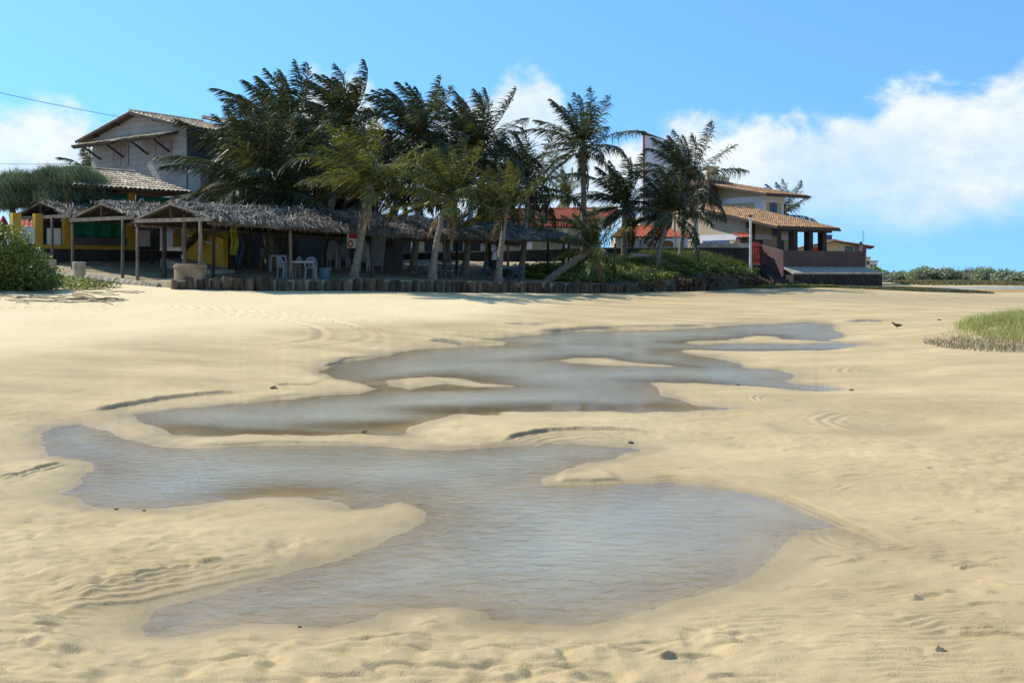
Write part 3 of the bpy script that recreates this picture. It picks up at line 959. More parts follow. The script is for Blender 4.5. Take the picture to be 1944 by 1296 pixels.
def clip_below(poly, a, b):
    """clip 2-d polygon to the side under the line a->b (a left of b)"""
    out = []
    f = lambda p: (b[0] - a[0]) * (p[1] - a[1]) - (b[1] - a[1]) * (p[0] - a[0])
    for i in range(len(poly)):
        p, q = poly[i], poly[(i + 1) % len(poly)]
        fp_, fq = f(p), f(q)
        if fp_ <= 0: out.append(p)
        if (fp_ < 0 < fq) or (fq < 0 < fp_):
            t = fp_ / (fp_ - fq); out.append((p[0] + (q[0] - p[0]) * t, p[1] + (q[1] - p[1]) * t))
    return out


# ------------------------------------------------------------------ two-storey house on the left
A1 = R(35)
tu = Vector((math.cos(A1), -math.sin(A1), 0))        # along the gable wall, towards the near right corner
td = Vector((math.sin(A1), math.cos(A1), 0))         # along the side wall, away from the camera
nf = Vector((-math.sin(A1), -math.cos(A1), 0))       # gable wall normal
Cc = Vector((-17.14, 54.0, 0)); GW = 8.5
G0 = 2.3; EH = 9.38; AP = 10.42                      # ground, eaves, apex
h = empty('panelled_house', (Cc.x, Cc.y, G0), 'two-storey grey panelled house with old tiled gable roof, left of the palms', 'house')
P0 = Cc - tu * GW
Lh = 12.5


def gpt(s, z, out=0.0):
    """point on the gable wall: s from left corner, height z"""
    p = P0 + tu * s + nf * out
    return Vector((p.x, p.y, z))


m = MB()
prof = [(0, G0 - 1), (GW, G0 - 1), (GW, EH), (GW / 2, AP), (0, EH)]
f_ = [gpt(s, z) for s, z in prof]; b_ = [p + td * Lh for p in f_]
m.add(f_ + b_, [(0, 1, 2, 3, 4), (9, 8, 7, 6, 5), (0, 5, 6, 1), (1, 6, 7, 2), (2, 7, 8, 3), (3, 8, 9, 4), (4, 9, 5, 0)])
wall = m.build('wall', M['joint'], h)
# cladding panels on the gable wall
ph_ = .345
nrow = int((AP - 5.2) / ph_) + 1
for r_ in range(nrow):
    z0, z1 = 5.2 + r_ * ph_ + .008, 5.2 + (r_ + 1) * ph_ - .008
    s = -(.7 if r_ % 2 else 0)
    while s < GW:
        w_ = 1.42
        poly = [(max(s, 0) + .006, z0), (min(s + w_, GW) - .006, z0), (min(s + w_, GW) - .006, z1), (max(s, 0) + .006, z1)]
        s += w_
        if poly[1][0] - poly[0][0] < .05: continue
        poly = clip_below(poly, (0, EH - .02), (GW / 2, AP - .02))
        poly = clip_below(poly, (GW / 2, AP - .02), (GW, EH - .02)) if poly else poly
        if len(poly) < 3: continue
        m = MB(); m.slab([gpt(a, z, .024) for a, z in poly], .03)
        m.build('panel', M['panel'], wall, root=h)
# side wall cladding (plain bands, their shade put into a darker grey) and the wider ground storey
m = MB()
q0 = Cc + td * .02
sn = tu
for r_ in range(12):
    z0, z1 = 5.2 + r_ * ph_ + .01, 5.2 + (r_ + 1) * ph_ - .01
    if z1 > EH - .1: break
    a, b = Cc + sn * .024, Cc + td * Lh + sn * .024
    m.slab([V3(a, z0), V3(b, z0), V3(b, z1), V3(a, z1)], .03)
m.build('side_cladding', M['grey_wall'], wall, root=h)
m = MB()
a, b = Cc + tu * .02 + nf * 0 + td * .03, Cc + td * (Lh + 1.2)
o1 = tu * 1.05
m.hexa(V3(a, 1.2), V3(a + o1, 1.2), V3(b + o1, 1.2), V3(b, 1.2), V3(a, 7.25), V3(a + o1, 7.25), V3(b + o1, 7.25), V3(b, 7.25))
m.build('side_extension', M['panel'], h)
m = MB()
a2, b2 = a + o1 + tu * .03, b + o1 + tu * .03
m.slab([V3(a2, 1.2), V3(b2, 1.2), V3(b2, 5.25), V3(a2, 5.25)], .02)
m.build('painted_dado', M['yellow'], h)
m = MB()
a2, b2 = a + o1 + tu * .012 + td * .5, b + o1 + tu * .012
m.slab([V3(a2, 5.5), V3(b2, 5.5), V3(b2, 7.2), V3(a2, 7.2)], .006)
m.build('side_panel', M['grey_wall'], h)  # darker sheet carries the shaded side's tone in its colour
# roof planes with overhang
ov, og = .85, .55
sl = (AP - EH) / (GW / 2)
rz = .10
rA = P0 + tu * (GW / 2) + nf * og; rB = P0 + tu * (GW / 2) + td * (Lh + .5)
eA = P0 + tu * (GW + ov) + nf * og; eB = P0 + tu * (GW + ov) + td * (Lh + .5)
lA = P0 - tu * ov + nf * og; lB = P0 - tu * ov + td * (Lh + .5)
ze = EH - ov * sl + rz
spl = .36
mid = lambda p, q, t: p + (q - p) * t
rf = tiled_roof(h, V3(eA, ze), V3(mid(eA, eB, spl), ze), V3(mid(rA, rB, spl), AP + rz), V3(rA, AP + rz), M['tile_old'], pitch=.24, row=.40)
tiled_roof(h, V3(lB, ze), V3(lA, ze), V3(rA, AP + rz), V3(rB, AP + rz), M['tile_old'], pitch=.24, row=.40, ridge=False)
tiled_roof(h, V3(mid(eA, eB, spl), ze + .26), V3(eB, ze + .26), V3(rB, AP + rz + .28), V3(mid(rA, rB, spl), AP + rz + .28), M['tile_old'], pitch=.24, row=.40)
m = MB()
m.beam(V3(lA, ze - .06), V3(rA, AP + rz - .09), .07, .13); m.beam(V3(rA, AP + rz - .09), V3(eA, ze - .06), .07, .13)
m.build('bargeboard', M['wood_dark'], h)
for t in (.06, .42, .78):
    m = MB(); a = mid(Cc, Cc + td * Lh, t)
    m.beam(V3(a, EH - 1.25), V3(a + tu * (ov - .1), EH - .42), .09, .11); m.build('eaves_bracket', M['wood_dark'], h)
for s_ in (.6, 2.6, GW - 2.2, GW - .5):
    m = MB(); zz = EH + sl * (GW / 2 - abs(s_ - GW / 2)) - .04
    m.beam(gpt(s_, zz, 0), gpt(s_, zz, og - .05), .10, .12); m.build('purlin_end', M['wood_dark'], h)
# windows with shutters
for ws in (2.75, 6.55):
    zb, zt = 7.72, 8.72
    m = MB()
    for a, b, c, d in ((ws - .72, ws + .72, zb - .09, zb), (ws - .72, ws + .72, zt, zt + .08), (ws - .72, ws - .64, zb, zt), (ws + .64, ws + .72, zb, zt)):
        m.slab([gpt(a, c, .075), gpt(b, c, .075), gpt(b, d, .075), gpt(a, d, .075)], .07)
    w = m.build('window', M['shutter'], h)
    for sg in (-1, 1):
        m = MB()
        a, b = (ws - .63, ws - .02) if sg < 0 else (ws + .02, ws + .63)
        k = 5
        for i in range(k):
            p, q = a + (b - a) * i / k + .008, a + (b - a) * (i + 1) / k - .008
            m.slab([gpt(p, zb + .01, .058), gpt(q, zb + .01, .058), gpt(q, zt - .01, .058), gpt(p, zt - .01, .058)], .03)
        m.build('shutter', M['shutter'], w, root=h)
    m = MB(); m.slab([gpt(ws - .62, zb, .03), gpt(ws + .62, zb, .03), gpt(ws + .62, zt, .03), gpt(ws - .62, zt, .03)], .004)
    m.build('dark_gap', M['wood_dark'], w, root=h)
# awnings over the windows
for (s0, s1, zz) in ((.0, 3.75, 9.20), (4.35, 7.85, 9.22)):
    eo, wo_ = 1.35, .03
    dr = .38
    eL_, eR_, rR_, rL_ = gpt(s0, zz - dr, eo), gpt(s1, zz - dr, eo), gpt(s1, zz, wo_), gpt(s0, zz, wo_)
    aw = tiled_roof(h, eL_, eR_, rR_, rL_, M['tile_old'], name='awning', pitch=.2, row=.4, thick=.06, ridge=False)
    m = MB()
    m.beam(gpt(s0 + .05, zz - dr - .07, eo - .12), gpt(s1 - .05, zz - dr - .07, eo - .12), .09, .10)
    m.beam(gpt(s0 + .05, zz - .10, wo_ + .09), gpt(s1 - .05, zz - .10, wo_ + .09), .09, .12)
    for s_ in (s0 + .08, s1 - .08): m.beam(gpt(s_, zz - dr - .03, eo - .05), gpt(s_, zz - .05, wo_ + .06), .07, .12)
    m.build('awning_frame', M['wood_dark'], aw, root=h)
    for s_ in (max(s0 + .85, .35), s1 - .75):
        m = MB(); m.beam(gpt(s_, zz - 1.05, .05), gpt(s_, zz - dr - .10, eo - .30), .08, .10)
        m.build('awning_brace', M['wood_dark'], aw, root=h)

# ------------------------------------------------------------------ open kiosk with a tiled roof in front of it
kE0, kE1 = W(138, 350, 46.0), W(367, 366, 50.0)
kE0.z = kE1.z = 5.62
kT1 = W(256, 329, 51.2); kT0 = W(140, 320, 48.9); kT0.z = kT1.z = 6.68
ku = (kE1 - kE0).normalized(); kn = Vector((ku.y, -ku.x, 0))          # kn points to the camera side
kb = empty('tiled_kiosk', (kE0.x, kE0.y, 2.2), 'open yellow-pillared kiosk with tiled roof and green tarpaulins below the grey house', 'kiosk')
tiled_roof(kb, kE0, kE1, kT1, kT0, M['tile_old'], pitch=.23, row=.38)
kb2 = kE1 - kn * 5.6
m = MB(); m.slab([kE1, kb2, kT1, kT1 + Vector((.01, 0, 0))], .05)
m.build('roof_hip', M['deck'], kb)
tiled_roof(kb, kb2, kE0 - kn * 5.6, kT0, kT1, M['tile_old'], pitch=.3, row=.5, ridge=False)
fl = 2.78
ks = lambda s, o=0.0, z=0.0: Vector((kE0.x + ku.x * s - kn.x * (.75 + o), kE0.y + ku.y * s - kn.y * (.75 + o), z))


def k_at(px):
    """distance along the kiosk front where it crosses photo column px"""
    c = (px - CX) / F
    o = ks(0)
    return (c * o.y - o.x) / (ku.x - c * ku.y)


m = MB(); m.hexa(*[ks(s, o, z) for z in (.9, fl) for s, o in ((k_at(0) - 3, 0), (k_at(345), 0), (k_at(345), 5), (k_at(0) - 3, 5))])
m.build('plinth', M['concrete_dark'], kb)
m = MB(); m.hexa(*[ks(s, o, z) for z in (fl + .003, fl + .19) for s, o in ((k_at(35), .04), (k_at(258), .04), (k_at(258), .2), (k_at(35), .2))])
m.build('yellow_kerb', M['yellow'], kb)
kc = 5.5
for px, wd, zt in ((33, .36, 4.35), (75, .34, 4.35), (131, .36, kc), (251, .40, kc), (340, .3, kc)):
    c = ks(k_at(px), .22, 0)
    m = MB(); m.box((c.x, c.y, (fl + zt) / 2 + .1), wd / 2, wd / 2, (zt - fl) / 2 - .1, math.atan2(ku.y, ku.x))
    m.build('pillar', M['yellow'], kb)
for p0, p1, z1, mt in ((40, 68, 3.75, 'white_wall'), (92, 117, 3.72, 'white_wall'), (140, 243, 3.35, 'grey_wall'), (262, 290, 3.75, 'white_wall')):
    m = MB(); s0, s1 = k_at(p0), k_at(p1)
    m.hexa(*[ks(s, o, z) for z in (fl + .195, z1) for s, o in ((s0, .1), (s1, .1), (s1, .22), (s0, .22))])
    m.build('low_wall', M[mt], kb)


def tarp(parent, f, u0, u1, z0, z1, name='tarpaulin', nseg=24, amp=.06, mtl='green_tarp'):
    V_, Fq = [], []
    for i in range(nseg + 1):
        t = i / nseg
        for j in range(5):
            v = j / 4
            o = amp * math.sin(t * 23 + j * .6) * (.4 + v * .6) + .03 * math.sin(t * 61)
            V_.append(f(u0 + (u1 - u0) * t, o, z1 + (z0 - z1) * v - .05 * math.sin(t * math.pi) * (1 - v) + .04 * v * math.sin(t * 17)))
    for i in range(nseg):
        for j in range(4):
            k = i * 5 + j; Fq.append((k, k + 1, k + 6, k + 5))
    m = MB(); m.add(V_, Fq)
    o = m.build(name, M[mtl], parent, smooth=True)
    md = o.modifiers.new('thick', 'SOLIDIFY'); md.thickness = .012
    return o


tarp(kb, lambda u, o, z: ks(u, .30 + o, z), k_at(140), k_at(246), 3.36, 4.45)
tarp(kb, lambda u, o, z: ks(u, .16 + o, z), k_at(206), k_at(243), 4.62, 5.45)
tarp(kb, lambda u, o, z: ks(u, .16 + o, z), k_at(258), k_at(356), 4.78, 5.42)
m = MB(); s0, s1 = k_at(10), k_at(345)
m.hexa(*[ks(s, o, z) for z in (fl + .2, 5.2) for s, o in ((k_at(140), 4.2), (k_at(330), 4.2), (k_at(330), 4.4), (k_at(140), 4.4))])
m.build('back_wall', M['grey_wall'], kb)
for px in (296, 312):
    m = MB(); s0 = k_at(px)
    m.hexa(*[ks(s, o, z) for z in (fl + .05, 4.5) for s, o in ((s0, 2.0), (s0 + .7, 2.0), (s0 + .7, 2.1), (s0, 2.1))])
    m.build('screen_panel', M['grey_wall'], kb)

# yellow ramp wall with its white handrail
rp0, rp1 = W(350, 500, 46.5), W(424, 500, 44.2)
ru = Vector((rp1.x - rp0.x, rp1.y - rp0.y, 0)); rL_ = ru.length; ru.normalize(); rn = Vector((ru.y, -ru.x, 0))
rw = empty('ramp_wall', (rp0.x, rp0.y, 2.0), 'yellow ramp wall with a white handrail under the thatch', 'ramp wall')
yv = lambda s, o, z: Vector((rp0.x + ru.x * s + rn.x * o, rp0.y + ru.y * s + rn.y * o, z))
zb0, zb1, zt0, zt1 = 2.35, 1.95, 3.62, 3.05
m = MB(); m.hexa(yv(0, 0, 1.2), yv(rL_, 0, 1.2), yv(rL_, -.22, 1.2), yv(0, -.22, 1.2), yv(0, 0, zt0 + .2), yv(rL_, 0, zt1 + .12), yv(rL_, -.22, zt1 + .12), yv(0, -.22, zt0 + .2))
m.build('wall', M['yellow'], rw)
m = MB(); m.hexa(yv(.1, .01, 1.2), yv(rL_ + .9, .01, 1.2), yv(rL_ + .9, 1.2, 1.2), yv(.1, 1.2, 1.2), yv(.1, .01, zb0), yv(rL_ + .9, .01, zb1 - .12), yv(rL_ + .9, 1.2, zb1 - .12), yv(.1, 1.2, zb0))
m.build('ramp', M['concrete'], rw)
m = MB(); m.tube([yv(.3, .09, zt0 - .18), yv(rL_ - .15, .09, zt1 - .22)], .026, 8)
for t in (.25, .6, .9): m.tube([yv(rL_ * t, .005, zt0 + (zt1 - zt0) * t - .28), yv(rL_ * t, .09, zt0 + (zt1 - zt0) * t - .2)], .018, 6)
m.build('handrail', M['rail_white'], rw)

# ------------------------------------------------------------------ red-roofed houses in the background
hr = empty('red_roof_house', (W(1000, 470, 84).x, 84, 2.8), 'long low house with a red tiled roof seen behind the palm trunks', 'house')
a, b = W(900, 418, 82), W(1092, 415, 84); a.z = b.z = 1.7 + 102 * 83 / F
r0, r1 = W(908, 401, 86), W(1172, 392, 89); r0.z, r1.z = 1.7 + 118 * 87 / F, 1.7 + 122.5 * 88.5 / F
b = W(1150, 414, 84.5); b.z = a.z
tiled_roof(hr, a, b, r1, r0, M['tile_red'], pitch=.24, row=.4)
bb = [Vector((r0.x, r0.y + 5, a.z)), Vector((r1.x, r1.y + 5, a.z))]
tiled_roof(hr, bb[1], bb[0], r0, r1, M['tile_red'], pitch=.5, row=.8, ridge=False)
m = MB(); m.hexa(Vector((a.x + .6, a.y + 1, 1.5)), Vector((b.x - .5, b.y + 1, 1.5)), Vector((b.x - .5, b.y + 8, 1.5)), Vector((a.x + .6, a.y + 8, 1.5)),
                 Vector((a.x + .6, a.y + 1, a.z - .05)), Vector((b.x - .5, b.y + 1, a.z - .05)), Vector((b.x - .5, b.y + 8, a.z - .05)), Vector((a.x + .6, a.y + 8, a.z - .05)))
m.build('wall', M['cream'], hr)
c0, c1 = W(985, 432, 79), W(1105, 432, 80.5); c0.z = c1.z = 1.7 + 87 * 80 / F
d0, d1 = W(985, 422, 82.2), W(1105, 422, 83.8); d0.z = d1.z = 1.7 + 97 * 83 / F - .12
tiled_roof(hr, c0, c1, d1, d0, M['tile_red'], name='veranda_roof', pitch=.24, row=.4, ridge=False)
for px in (935, 1005, 1072):
    c = W(px, 470, 80.5)
    m = MB(); m.box((c.x, c.y, 3.6), .2, .2, 1.6); m.build('pillar', M['white_wall'], hr)
for px in (930, 968, 1020):
    c = W(px, 460, 82.9 + (px - 900) * .0135)
    m = MB(); m.box((c.x, c.y + .02, 4.0), .55, .06, .75); w = m.build('window', M['lilac'], hr)
    m = MB(); m.box((c.x, c.y - .045, 4.0), .45, .02, .62); m.build('pane', M['glass_dark'], w, root=hr)

hr2 = empty('red_roof_bungalow', (W(1250, 470, 78).x, 78, 2.8), 'small bungalow with a bright red hipped roof and pale arches, behind the boundary wall', 'house')
e0, e1 = W(1160, 450, 75.5), W(1320, 452, 77.5); e0.z = e1.z = 1.7 + 67.5 * 76.5 / F
k0, k1 = W(1180, 432, 80), W(1262, 431, 81); k0.z = k1.z = 1.7 + 87 * 80.5 / F
tiled_roof(hr2, e0, e1, k1, k0, M['tile_red'], pitch=.24, row=.4)
e2 = Vector((e1.x - .8, e1.y + 8.5, e1.z))
m = MB(); m.slab([e1, e2, k1], .05); m.build('roof_hip', M['tile_red'], hr2)
m = MB()
zs = e0.z - .03
x0, x1 = e0.x + .7, e1.x - .9
m.hexa(*[Vector((x, y, z)) for z in (1.5, zs) for x, y in ((x0, 79.5), (x1, 80.8), (x1, 84), (x0, 83))])
m.build('wall', M['cream'], hr2)
for px in (1172, 1195, 1222, 1250, 1286, 1300):
    c = W(px, 470, 76.9)
    m = MB(); m.box((c.x, c.y, (1.6 + zs) / 2), .19 if px not in (1195,) else .75, .16, (zs - 1.6) / 2); m.build('pillar', M['white_wall'], hr2)
# arch between pillars
for (pa, pb) in ((1226, 1246), (1254, 1282)):
    p, q = W(pa, 460, 76.9), W(pb, 460, 76.9)
    m = MB(); n_ = 10; top_z = zs - .05
    V_ = []; xc, rx_ = (p.x + q.x) / 2, (q.x - p.x) / 2
    for i in range(n_ + 1):
        t = math.pi * i / n_
        V_ += [(xc - rx_ * math.cos(t), 76.82, zs - .75 + .55 * math.sin(t)), (xc - rx_ * math.cos(t), 76.82, top_z)]
    V_ += [(v[0], 77.0, v[2]) for v in V_]
    k = 2 * (n_ + 1); fs = []
    for i in range(n_):
        j = 2 * i; fs += [(j, j + 2, j + 3, j + 1), (j + k + 1, j + k + 3, j + k + 2, j + k), (j + k, j + k + 2, j + 2, j)]
    m.add(V_, fs); m.build('arch', M['white_wall'], hr2)

# pale outbuilding glimpsed under the thatch
ob = empty('pale_outbuilding', (W(840, 470, 76).x, 76, 2.6), 'pale low outbuilding glimpsed under the thatch behind the dark wall', 'building')
p, q = Vector((*XY(735, 75), 0)), Vector((*XY(925, 77), 0)); o = Vector((-1, 6, 0))
m = MB(); m.hexa(*[V3(v, z) for z in (1.5, 5.0) for v in (p, q, q + o, p + o)]); m.build('wall', M['tan'], ob)
for t in (.18, .42, .7, .88):
    c = p.lerp(q, t); m = MB(); m.box((c.x, c.y - .03, 3.5), .5, .05, .7); w = m.build('window', M['white_wall'], ob)
    m = MB(); m.box((c.x, c.y - .095, 3.5), .4, .01, .6); m.build('pane', M['glass_dark'], w, root=ob)
m = MB(); m.hexa(*[V3(v, z) for z in (5.003, 5.25) for v in (p + Vector((-.3, -.5, 0)), q + Vector((.3, -.5, 0)), q + o, p + o)]); m.build('roof', M['tile_red'], ob)

# cream building behind
cb = empty('cream_building', (W(1255, 470, 96).x, 96, 2.8), 'plain cream flat-roofed building above the red bungalow roof', 'building')
m = MB(); p = W(1215, 416, 95); q = W(1305, 416, 96)
zc = 1.7 + 103 * 95.5 / F
m.hexa(*[Vector((x, y, z)) for z in (2, zc) for x, y in ((p.x, 95), (q.x, 96), (q.x, 103), (p.x, 102))])
m.build('wall', M['cream'], cb)
m = MB(); m.hexa(*[Vector((x, y, z)) for z in (zc + .003, zc + .15) for x, y in ((p.x - .1, 94.9), (q.x + .1, 95.9), (q.x + .1, 103), (p.x - .1, 102))])
m.build('parapet', M['tan'], cb)
for px in (1230, 1278, 1287):
    c = W(px, 425, 95.4); m = MB(); m.box((c.x, 95.0 + (c.x - p.x) / (q.x - p.x), 1.7 + 78 * 95 / F), .3, .06, .55); m.build('window', M['glass_dark'], cb)

# tall slab with a red edge
ts = empty('water_tower', (W(1222, 470, 100).x, 100, 2.8), 'tall pale tower slab with a red edge behind the palms', 'tower')
p = Vector((W(1222, 300, 100).x, 100, 0)); q = Vector((W(1285, 300, 109).x, 109, 0)); zt = 1.7 + 262 * 100 / F
m = MB(); bk_ = Vector((2.2, 3.0, 0))
m.hexa(V3(p, 2), V3(q, 2), V3(q + bk_, 2), V3(p + bk_, 2), V3(p, zt), V3(q, zt), V3(q + bk_, zt), V3(p + bk_, zt))
m.build('slab', M['lilac'], ts)
m = MB(); dq = (q - p).normalized()
m.hexa(*[V3(p + dq * s + Vector((-.02, -.12, 0)) + Vector((0, o, 0)), z) for z in (2, zt + .06) for s, o in ((-.15, 0), (.62, 0), (.62, .3), (-.15, .3))])
m.build('red_edge', M['red'], ts)
m = MB(); m.beam(V3(p, zt + .1), V3(q, zt + .1), .5, .2); m.build('coping', M['concrete_dark'], ts)

# ------------------------------------------------------------------ boundary wall on the bank
bw = empty('boundary_wall', (W(1250, 480, 69).x, 69, 2.6), 'long stained boundary wall with pale coping on top of the bank', 'wall')
pts_ = [(755, 61.5, 2.86), (920, 63.6, 3.0), (1085, 66.0, 3.26), (1200, 68.0, 3.32), (1322, 70.0, 3.36)]
for (pa, ya, za), (pb, yb, zb) in zip(pts_[:-1], pts_[1:]):
    p, q = Vector((*XY(pa, ya), 0)), Vector((*XY(pb, yb), 0)); n_ = Vector((0, .22, 0))
    m = MB(); m.hexa(V3(p, 1.6), V3(q, 1.6), V3(q + n_, 1.6), V3(p + n_, 1.6), V3(p, za), V3(q, zb), V3(q + n_, zb), V3(p + n_, za))
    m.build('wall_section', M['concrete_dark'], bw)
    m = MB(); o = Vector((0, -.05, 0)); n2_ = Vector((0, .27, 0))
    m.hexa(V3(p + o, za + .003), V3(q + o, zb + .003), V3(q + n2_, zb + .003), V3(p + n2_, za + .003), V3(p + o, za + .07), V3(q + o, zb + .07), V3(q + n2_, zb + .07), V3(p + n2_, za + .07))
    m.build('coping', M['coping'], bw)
p, q = Vector((*XY(1322.3, 70.0), 0)), Vector((*XY(1426, 70.4), 0)); n_ = Vector((0, .25, 0))
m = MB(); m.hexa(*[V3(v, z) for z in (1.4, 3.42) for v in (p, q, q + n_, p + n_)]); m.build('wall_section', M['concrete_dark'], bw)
for i in range(5):
    a, b = p.lerp(q, i / 5 + .002), p.lerp(q, (i + 1) / 5 - .002); o = Vector((0, -.06 - .01 * (i % 2), 0))
    m = MB(); m.hexa(*[V3(v, z) for z in (3.423, 3.72 + .02 * (i % 3)) for v in (a + o, b + o, b + n_, a + n_)]); m.build('coping', M['coping'], bw)
p, q = Vector((*XY(1205, 76.0), 0)), Vector((*XY(1305, 76.2), 0)); n_ = Vector((0, .18, 0))
m = MB(); m.hexa(*[V3(v, z) for z in (1.6, 3.62) for v in (p, q, q + n_, p + n_)]); o = m.build('low_wall', M['coping'], hr2)

# ------------------------------------------------------------------ house on the right with its raised terrace
B1 = R(36)
ft = Vector((math.cos(B1), math.sin(B1), 0)); bk = Vector((-math.sin(B1), math.cos(B1), 0))
hh = empty('terrace_house', (18.5, 75, 2.4), 'two-storey cream house with tan tiled roofs and dark veranda columns on the right', 'house')
eC = Vector((17.6, 68.0, 0)); eZ = 4.80; RL = 7.6; RW = 6.75; rZ = 6.55


HK = 1.09                                            # stands back behind its terrace
EYE = Vector((0, 0, CH))


def rp_(s, d, z): return EYE + (V3(eC + ft * s + bk * d, z) - EYE) * HK


slope = (rZ - eZ) / RL
tiled_roof(hh, rp_(0, 0, eZ), rp_(RW, 0, eZ), rp_(RW, RL, rZ), rp_(0, RL, rZ), M['tile_tan'], pitch=.22, row=.36)
m = MB(); m.beam(rp_(.02, 0, eZ - .12), rp_(.02, RL, rZ - .12), .08, .14); m.beam(rp_(0, .02, eZ - .12), rp_(RW + .1, .02, eZ - .12), .09, .14)
m.build('fascia', M['wood_dark'], hh)
for i in range(12):
    s = .4 + i * (RW - .6) / 11
    m = MB(); m.beam(rp_(s, .05, eZ - .11), rp_(s, 3.0, eZ - .11 + slope * 2.95), .06, .10); m.build('rafter', M['wood_dark'], hh)
# ground-floor body
zf = 2.55


def body(s0, s1, d0, d1, z0, za, zb):
    """prism whose top follows the roof: heights za at d0, zb at d1"""
    m = MB()
    m.hexa(rp_(s0, d0, z0), rp_(s1, d0, z0), rp_(s1, d1, z0), rp_(s0, d1, z0), rp_(s0, d0, za), rp_(s1, d0, za), rp_(s1, d1, zb), rp_(s0, d1, zb))
    return m


rz_ = lambda d: eZ + slope * d - .10
body(.75, 5.2, 3.0, RL + 3, 1.2, rz_(3.0), rz_(RL) + .2).build('wall', M['tan'], hh)
# pale frame on the side wall and front
for s0, s1, d0, d1, z0, z1 in ((.72, .745, 2.98, RL + 3, 4.02, 4.42), (.72, .745, 2.98, 3.35, zf, 4.018), (.72, .745, 7.4, 7.9, zf, 4.018), (.745, 5.2, 2.965, 2.995, 4.05, 4.4)):
    body(s0, s1, d0, d1, z0, z1, z1).build('pale_band', M['lilac'], hh)
d_ = body(.715, .744, 4.9, 7.3, zf, 4.0, 4.0).build('garage_door', M['blue'], hh)
body(.705, .714, 6.06, 6.14, zf, 3.98, 3.98).build('door_rail', M['navy'], d_, root=hh)
for s0 in (1.15, 3.4):
    body(s0, s0 + .95, 2.955, 2.993, zf, 4.0, 4.0).build('door', M['navy'], hh)
# maroon stair block at the back left
mb_ = empty('maroon_block', (W(1318, 470, 92).x, 92, 2.6), 'maroon plastered block with small windows behind the lamp post', 'building')
p = Vector((*XY(1291, 93.5), 0)); q = Vector((*XY(1346, 89.8), 0)); zt = 1.7 + 176 * 91 / F
m = MB(); o = Vector((3, 4, 0))
m.hexa(*[V3(v, z) for z in (1.5, zt) for v in (p, q, q + o, p + o)]); m.build('wall', M['maroon'], mb_)
zl = 1.7 + 112 * 84 / F
for px in (1290.8, 1304, 1312):
    c = p.lerp(q, (px - 1288) / 60)
    m = MB(); m.box((c.x - .06, c.y - .08, 1.7 + 70 * 92 / F), .24, .06, .6, -.95); m.build('window', M['glass_dark'], mb_)
c = p.lerp(q, .8) + Vector((1, 1.2, 0))
m = MB(); m.box((c.x, c.y, zt + .55), .5, .5, .56); m.box((c.x, c.y, zt + 1.18), .6, .6, .06); m.build('chimney', M['cream'], mb_)
# upper storey
uC = Vector((19.55, 80, 0))
UW, UD = 2.5, 7.0
uz0, uz1 = 5.3, 8.0


def up_(s, d, z): return EYE + (V3(uC + ft * s + bk * d, z) - EYE) * HK


us = .20
m = MB()
m.hexa(up_(0, 0, uz0 - .6), up_(UW, 0, uz0 - .6), up_(UW, UD, uz0 - .6), up_(0, UD, uz0 - .6), up_(0, 0, uz1), up_(UW, 0, uz1), up_(UW, UD, uz1 + us * UD), up_(0, UD, uz1 + us * UD))
m.build('upper_wall', M['tan'], hh)


def ubox(s0, s1, d0, d1, z0, z1):
    m = MB(); m.hexa(*[up_(s, d, z) for z in (z0, z1) for s, d in ((s0, d0), (s1, d0), (s1, d1), (s0, d1))]); return m


for a in ((-.03, 0.0, -.03, UD, 7.25, 7.72), (-.03, 0.0, -.03, .75, 5.0, 7.248), (0.0, UW + .03, -.03, 0.0, 7.25, 7.72), (0, .42, -.03, 0, 5.0, 7.248), (UW - .22, UW + .03, -.03, 0, 5.0, 7.248)):
    ubox(*a).build('pale_band', M['lilac'], hh)
dr_ = ubox(.92, 1.72, -.05, -.004, 5.35, 7.22).build('balcony_door', M['blue'], hh)
ubox(1.30, 1.34, -.065, -.052, 5.38, 7.2).build('meeting_rail', M['navy'], dr_, root=hh)
tiled_roof(hh, up_(-1.15, -1.35, uz1 + .05 - 1.35 * us), up_(UW + 1.6, -1.35, uz1 + .05 - 1.35 * us), up_(UW + 1.6, UD + .3, uz1 + .05 + us * UD), up_(-1.15, UD + .3, uz1 + .05 + us * UD), M['tile_tan'], name='upper_roof', pitch=.24, row=.38)
m = MB(); z_ = uz1 - .08 - 1.35 * us
m.beam(up_(-1.13, -1.35, z_), up_(-1.13, UD, uz1 - .06 + us * UD), .08, .14); m.beam(up_(-1.15, -1.33, z_), up_(UW + 1.6, -1.33, z_), .09, .15)
m.build('upper_fascia', M['wood_dark'], hh)
m = MB(); m.beam(up_(-.8, UD + .2, uz1 + .42 + us * UD), up_(UW + 1.6, UD + .2, uz1 + .3 + us * UD), .2, .5)
m.build('rear_parapet', M['cream'], hh)
ubox(.1, UW + .6, -1.3, -.04, 4.95, 5.12).build('balcony_slab', M['lilac'], hh)
m = MB(); m.beam(up_(.1, -1.3, 5.62), up_(UW + .6, -1.3, 5.62), .06, .06)
for s in (.1, UW * .5, UW + .6): m.beam(up_(s, -1.3, 5.1), up_(s, -1.3, 5.62), .06, .06)
m.build('balcony_rail', M['navy'], hh)
# veranda columns
for s, d in ((.55, .5), (2.2, .45), (3.85, .45), (5.35, .45), (.5, 3.0 - .3)):
    body(s - .22, s + .22, d - .22, d + .22, 1.4, eZ - .11 + slope * (d - .22), eZ - .11 + slope * (d + .22)).build('column', M['brown_col'], hh)
body(.4, RW - .5, .3, .62, eZ - .30, eZ - .11, eZ - .06).build('veranda_beam', M['wood_dark'], hh)

